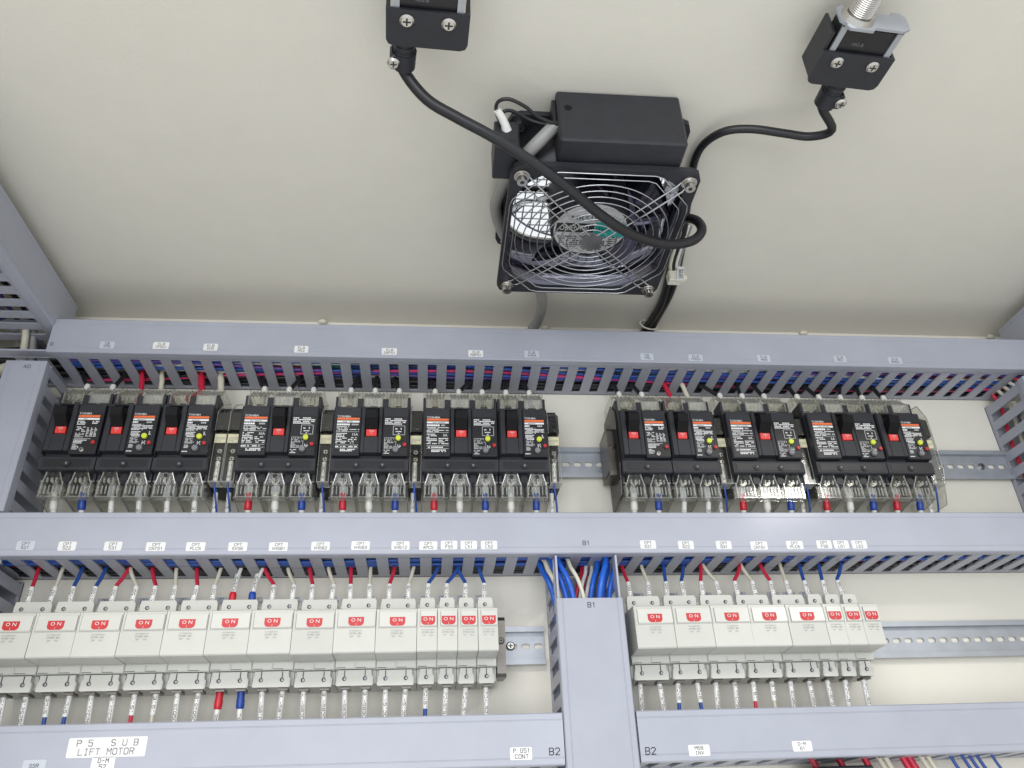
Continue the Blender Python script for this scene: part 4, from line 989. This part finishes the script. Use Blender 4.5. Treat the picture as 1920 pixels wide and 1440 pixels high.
# ================================================================== door switches near the front of the roof
def switch(label, corners, zb, right):
    A, B, C_, D = [onZ(*c, zb) for c in corners]      # far-left.. order: front-left, front-right, rear-right, rear-left on the lower face
    w = (A-B).length*0.5+(D-C_).length*0.5; dpt = ((A-D).length+(B-C_).length)/2
    cen = (A+B+C_+D)/4; ux = ((B-A)+(C_-D)).normalized(); ux.z = 0; ux.normalize(); uy = Vector((-ux.y, ux.x, 0))
    R_ = Matrix(((ux.x, uy.x, 0), (ux.y, uy.y, 0), (0, 0, 1)))
    t = thing('door_switch', label, 'door switch', cen, 'door switches under the roof', R_)
    hw, hd = w/2, dpt/2; th = 24.0
    def f(mb):
        mb.mat('black_plastic')
        mb.prism([(-hw, -hd), (hw, -hd), (hw, hd-5), (hw-1.5, hd-1.5), (hw-5, hd), (-hw+5, hd), (-hw+1.5, hd-1.5), (-hw, hd-5)], 0, 2.2, 2)
        mb.box(-hw, -hw+2.2, -hd-(14 if right else 0), hd-5, 2.2, th); mb.box(hw-2.2, hw, -hd, hd-5, 2.2, th); mb.box(-hw+3, hw-3, hd-3.4, hd-1.2, 2.2, th)
    cv = one('terminal_cover', f, t)
    for sx in (-0.5, 0.5): screw(cv, (sx*hw, -hd*0.25-3.2, 0), 5.2 if not right else 4.8, 'steel', 2.6, Matrix.Rotation(math.radians(90), 3, 'X'))
    def f(mb): mb.mat('black_gloss'); mb.cbox(-hw+5, hw-5, -hd-19, hd-6, 3.2, 20, 1.0)
    bd = one('switch_body', f, t)
    text_obj('lettering', '10G-B', bd, (-hw*0.15, -hd-6, 3.1), 2.6, 'grey_button', space=1.0, rot=Matrix.Rotation(math.radians(90), 3, 'X'))
    def f(mb):
        mb.mat('zinc')
        for sx in (-1, 1): mb.box(sx*(hw-7)-2.2, sx*(hw-7)+2.2, -hd-21, -hd+1, 1.6, 3.0); mb.box(sx*(hw-7)-2.2, sx*(hw-7)+2.2, -hd-21, -hd-19.5, 1.6, 22)
        pr = [(-hw+2, 4), (-hw+7, 0), (-24, 0), (-21, -4), (-3, -4), (0, 0), (hw-7, 0), (hw-1, 4), (hw-1, 17), (hw-5, 21), (hw-11, 21), (hw-13, 17), (2, 17), (-4, 20), (-20, 20), (-hw+7, 22), (-hw+2, 18)]
        mb.prism(pr, -hd-23, -hd-21, 1)
    fl = one('mounting_flange', f, t)
    def f(mb):
        mb.mat('steel'); mb.cyl((-12, -hd-23, 10), (-12, -hd-27, 10), 12.5, 11, 24)
        n = 46
        for k in range(n): y = -hd-27-k*1.5; mb.cyl((-12, y, 10), (-12, y-0.75, 10), 8.4, 9.3, 20, cap=False); mb.cyl((-12, y-0.75, 10), (-12, y-1.5, 10), 9.3, 8.4, 20, cap=False)
    one('threaded_bushing', f, t)
    gx = -hw*0.55 if not right else 0.05*hw
    def f(mb):
        mb.mat('black_plastic'); n = 5
        for k in range(n): mb.cyl((gx, hd-1.5+k*2.4, 9), (gx, hd+0.9+k*2.4, 9), 8.2-0.5*(k % 2), 8.2-0.5*(k % 2), 18)
        mb.cyl((gx, hd+10, 9), (gx, hd+24, 9), 9.0, 8.2, 18); s = -1 if not right else 1
        mb.cbox(gx+s*6-4.5, gx+s*6+4.5, hd+10, hd+23, 2, 15, 1.5)
    gl = one('cable_gland', f, t)
    s = -1 if not right else 1
    screw(gl, (gx+s*7.5, hd+15, 1.6), 4.6, 'steel', 3.0, Matrix.Rotation(math.radians(90), 3, 'X'))
    M = Matrix.Translation(cen) @ R_.to_4x4()
    return M @ Vector((gx, hd+22, 9)), uy
gL, dL = switch('black door switch whose cable sags across the fan', ((721.7, 14.6), (881, 29), (877, 98), (725, 84)), 52, False)
gR, dR = switch('black door switch with metal flange and threaded bushing, right of the fan', ((1536.5, 94.8), (1678, 112.5), (1640, 171), (1518, 156)), 52, True)
# ---- cables
def zpts(L): return [onZ(x, y, z) for x, y, z in L]
wire('thick black cable sagging in front of the fan grille', [gL-dL*8, gL+dL*6]+zpts([(800, 186, 46), (860, 222, 36), (935, 263, 26), (1040, 333, 14), (1125, 402, 8), (1185, 440, 8), (1250, 458, 12), (1297, 452, 20), (1316, 432, 32), (1305, 413, 50), (1280, 412, 68), (1268, 440, 84), (1258, 500, 88), (1240, 570, 88), (1208, 622, 86), (1195, 660, 60)]), 4.4, 'black_rubber', 'switch cables', n=12, name='cable', cat='cable')
wire('black cable from the threaded door switch to the fan side', [gR-dR*8, gR+dR*5]+zpts([(1560, 243, 60), (1520, 256, 66), (1470, 250, 72), (1410, 242, 78), (1360, 246, 82), (1322, 268, 86), (1303, 300, 87), (1294, 350, 88), (1284, 420, 88), (1276, 480, 88), (1258, 550, 88), (1222, 618, 86), (1210, 660, 60)]), 3.6, 'black_rubber', 'switch cables', n=12, name='cable', cat='cable')
wire('grey cable bundled between two black cables beside the fan', zpts([(1300, 330, 88), (1285, 400, 89), (1270, 480, 89), (1250, 555, 89), (1216, 620, 87), (1203, 662, 60)]), 2.2, 'wire_grey', n=10, name='cable', cat='cable')
wire('thick grey cable leaving the fan towards the top duct', zpts([(1038, 238, 62), (1012, 264, 52), (985, 292, 48), (955, 328, 58), (935, 365, 74), (930, 395, 82), (945, 440, 84), (985, 500, 84), (1012, 545, 80), (1016, 575, 78), (1008, 602, 76), (996, 622, 72), (985, 655, 56)]), 5.6, 'cable_grey', n=12, name='cable', cat='cable')
wire('thin black lead looping from the terminal box to the capacitor', zpts([(1052, 236, 60), (1010, 220, 62), (985, 200, 64), (955, 186, 66), (935, 190, 66), (930, 205, 66), (936, 225, 64), (950, 246, 60)]), 1.5, 'black_rubber', 'black leads of the terminal box', n=8, name='cable', cat='cable')
wire('short black lead behind the looping one at the terminal box', zpts([(1052, 240, 62), (1000, 228, 70), (960, 208, 74), (942, 212, 72), (944, 230, 68), (954, 248, 62)]), 1.5, 'black_rubber', 'black leads of the terminal box', n=8, name='cable', cat='cable')
a, b = onZ(932, 206, 64), onZ(950, 245, 58)
def f(mb): mb.mat('sleeve'); mb.tube([Vector((0, 0, 0)), (b-a)*0.35+Vector((1, 0, 0)), (b-a)*0.7+Vector((1, 0, 0)), b-a], [3.0, 3.2, 3.4, 4.2], 10)
one('insulating_sleeve', f, None, a, label='white insulating sleeve on the leads above the capacitor box', cat='sleeve')
a, b = onZ(1034, 238, 66), onZ(1052, 236, 60)
def f(mb): mb.mat('sleeve'); mb.tube([Vector((0, 0, 0)), (b-a)*0.5, b-a], [4.4, 4.0, 3.4], 10)
one('insulating_sleeve', f, None, a, label='white insulating sleeve where the grey cable meets the terminal box', cat='sleeve')
# white plug connector hanging beside the fan
pc = onZ(1268, 521, 62)
t = thing('plug_connector', 'white plug connector hanging beside the fan with a paper tag', 'connector', pc)
def f(mb): mb.mat('nylon'); mb.cbox(-9, 4, -5, 5, -6, 6, 0.8); mb.cbox(-7, 8, -3.5, 3.5, -4, 4.5, 0.6); mb.cbox(7, 10.5, -2.4, 2.4, -3, 2, 0.4)
one('housing', f, t)
def f(mb):
    mb.mat('sticker_white'); mb.add([(-3, -6.5, -9), (5, -6.5, -8), (8.5, -5.5, 10), (1.5, -5.5, 11), (-3, -6.2, -9), (5, -6.2, -8), (8.5, -5.2, 10), (1.5, -5.2, 11)], [(0, 1, 2, 3), (7, 6, 5, 4), (0, 4, 5, 1), (1, 5, 6, 2), (2, 6, 7, 3), (3, 7, 4, 0)])
    vs, fs, (dw, dh) = text_data('U23E\n2V16'); mb.mat('ink_black')
    V = []
    for p, q in vs: u = p*13/dw; v = q*5/dh; V.append((2.9+u*0.18-v*0.95+0.6, -6.25+0.03*u-0.4, 0.5+u*0.95+v*0.05))
    mb.add(V, fs)
one('paper_tag', f, t)
for dx, m, nm in ((-5, 'wire_cream', 'cream'), (1.5, 'wire_white', 'white'), (4, 'wire_grey', 'grey')):
    wire('%s lead running up from the hanging plug connector' % nm, [pc+Vector((dx, 0, 2)), pc+Vector((dx+0.5, -2, 16)), pc+Vector((dx+1, -22, 22)), pc+Vector((dx+1.5, -50, 26))], 1.9 if m == 'wire_cream' else 1.5, m, 'leads of the plug connector')
a = onZ(1216, 609, 86)
def f(mb):
    mb.mat('nylon'); mb.tube([(11*math.cos(q), 2.6*math.sin(q)*0.5+0.4*math.cos(q)*8, 7*math.sin(q)) for q in [2*math.pi*i/20 for i in range(20)]], 1.0, 6, closed=True)
one('cable_tie', f, None, a, label='cream cable tie round the cables leaving the fan', cat='cable tie')
# sealant plugs in the corner of the roof
for i, (x, y) in enumerate(((605, 603), (1022, 614), (1507, 624), (1858, 631))):
    p = onZ(x, y, ZC-2.5)
    def f(mb):
        mb.mat('sealant'); mb.smooth = True
        V = []; F = []; n, m = 12, 5
        for j in range(m+1):
            th = math.pi*j/m
            for k in range(n): ph = 2*math.pi*k/n; V.append((5.2*math.sin(th)*math.cos(ph), 3.2*math.sin(th)*math.sin(ph), 2.7*math.cos(th)))
        for j in range(m):
            for k in range(n): F.append((j*n+k, j*n+(k+1) % n, (j+1)*n+(k+1) % n, (j+1)*n+k))
        mb.add(V, F)
    O('sealant_dab', cached('sealant_dab', f), None, p, label='cream sealant dab in the corner between roof and back wall', cat='sealant', group='sealant dabs along the roof corner')
# ---- cables rising from the A0 duct at left
for i in range(4):  # black cables added so the lidless duct end looks dark inside
    wire('added black cable standing in for shade in the open end of the top duct', [(-204, -12-i*7, 6+i*6), (-180, -12-i*7, 8+i*6), (-160, -12-i*7, 10+i*5), (-120, -12-i*6, 14+i*4)], 4.0, 'wire_black', 'added black cables standing in for shade in the top duct end', name='cable', cat='cable')
wire('cream cable rising from the A0 duct to the wall duct', zpts([(40, 700, -20)])[:0]+[onY(40, 690, -50), onY(44, 660, -52), onY(48, 630, -56), onY(50, 600, -70)], 3.6, 'wire_cream', 'cables rising from the A0 duct', n=10, name='cable', cat='cable')
wire('grey cable rising beside the cream one from the A0 duct', [onY(56, 690, -44), onY(60, 660, -46), onY(62, 630, -50), onY(64, 605, -62)], 3.6, 'wire_grey', 'cables rising from the A0 duct', n=10, name='cable', cat='cable')
wire('cream cable curling at the left end of the top duct', [(-196, -60, -70), (-192, -62, -30), (-184, -50, -8), (-176, -40, 4), (-165, -34, 10)], 5.5, 'wire_cream', None, n=10, name='cable', cat='cable')
for i, m in enumerate(('wire_blue', 'wire_purple', 'wire_black', 'wire_blue')):
    wire('dark wire lying in the wall duct on the left', [(-190+i*12, -50, 44+i*3), (-188+i*12, -160, 46), (-190+i*12, -270, 45+i*2), (-188+i*12, -420, 46)], 2.2, m, 'wires in the left wall duct')
for i, m in enumerate(('wire_red', 'wire_cream', 'wire_cream', 'wire_white', 'wire_red')):
    wire('%s wire inside the far right upright duct' % m.split('_')[1], [(899+i*5, -12-i*10, -160), (901+i*5, -14-i*10, -110), (902+i*5, -12-i*10, -60), (904+i*4, -14-i*9, -14), (896+i*2, -14-i*8, 8)], 2.1, m, 'wires in the right upright duct')
for i, m in enumerate(('wire_blue', 'wire_black', 'wire_blue', 'wire_blue', 'wire_white')):
    wire('%s wire inside the lower left upright duct' % m.split('_')[1], [(-160+i*6, -16-i*11, -340), (-158+i*6, -18-i*11, -290), (-156+i*5, -16-i*11, -240), (-150+i*5, -20-i*9, -206)], 2.6, m, 'wires in the lower left upright duct')
# ---- things peeping out below the lower right duct
def low_bits():
    for px, m, r, nm in ((1530, 'wire_red', 3.0, 'red'), (1580, 'wire_red', 3.0, 'red'), (1628, 'wire_red', 3.0, 'red'), (1655, 'wire_cream', 2.4, 'cream'), (1668, 'wire_cream', 2.4, 'cream'), (1700, 'wire_red', 3.2, 'red'), (1712, 'wire_red', 3.2, 'red'),
                         (1735, 'wire_cream', 2.2, 'cream'), (1748, 'wire_cream', 2.2, 'cream'), (1790, 'wire_blue', 1.5, 'blue'), (1812, 'wire_blue', 1.5, 'blue'), (1826, 'wire_blue', 1.5, 'blue'), (1840, 'wire_blue', 1.5, 'blue'), (1868, 'wire_blue', 1.3, 'blue')):
        p = onY(px, 1425, -30); wire('%s wire dropping from the underside of the duct marked M68 INV' % nm, [(p.x-6, -32, Z3B+6), (p.x-2, -32, Z3B-4), (p.x+4, -34, Z3B-22), (p.x+8, -36, Z3B-60)], r, m, 'wires below the M68 INV duct')
    p = onY(1536, 1437, -60)
    t = thing('relay_unit', 'black relay unit just below the duct marked D-M 61', 'relay', (p.x, 0, p.z))
    def f(mb): mb.mat('black_plastic'); mb.cbox(0, 48, -60, -0.2, -70, 0, 1.5)
    one('housing', f, t)
    def f(mb): mb.mat('sticker_clear'); mb.box(3, 22, -60.3, -60, -14, -2.5); mb.box(25, 40, -60.3, -60, -14, -2.5)
    one('window', f, t)
low_bits()
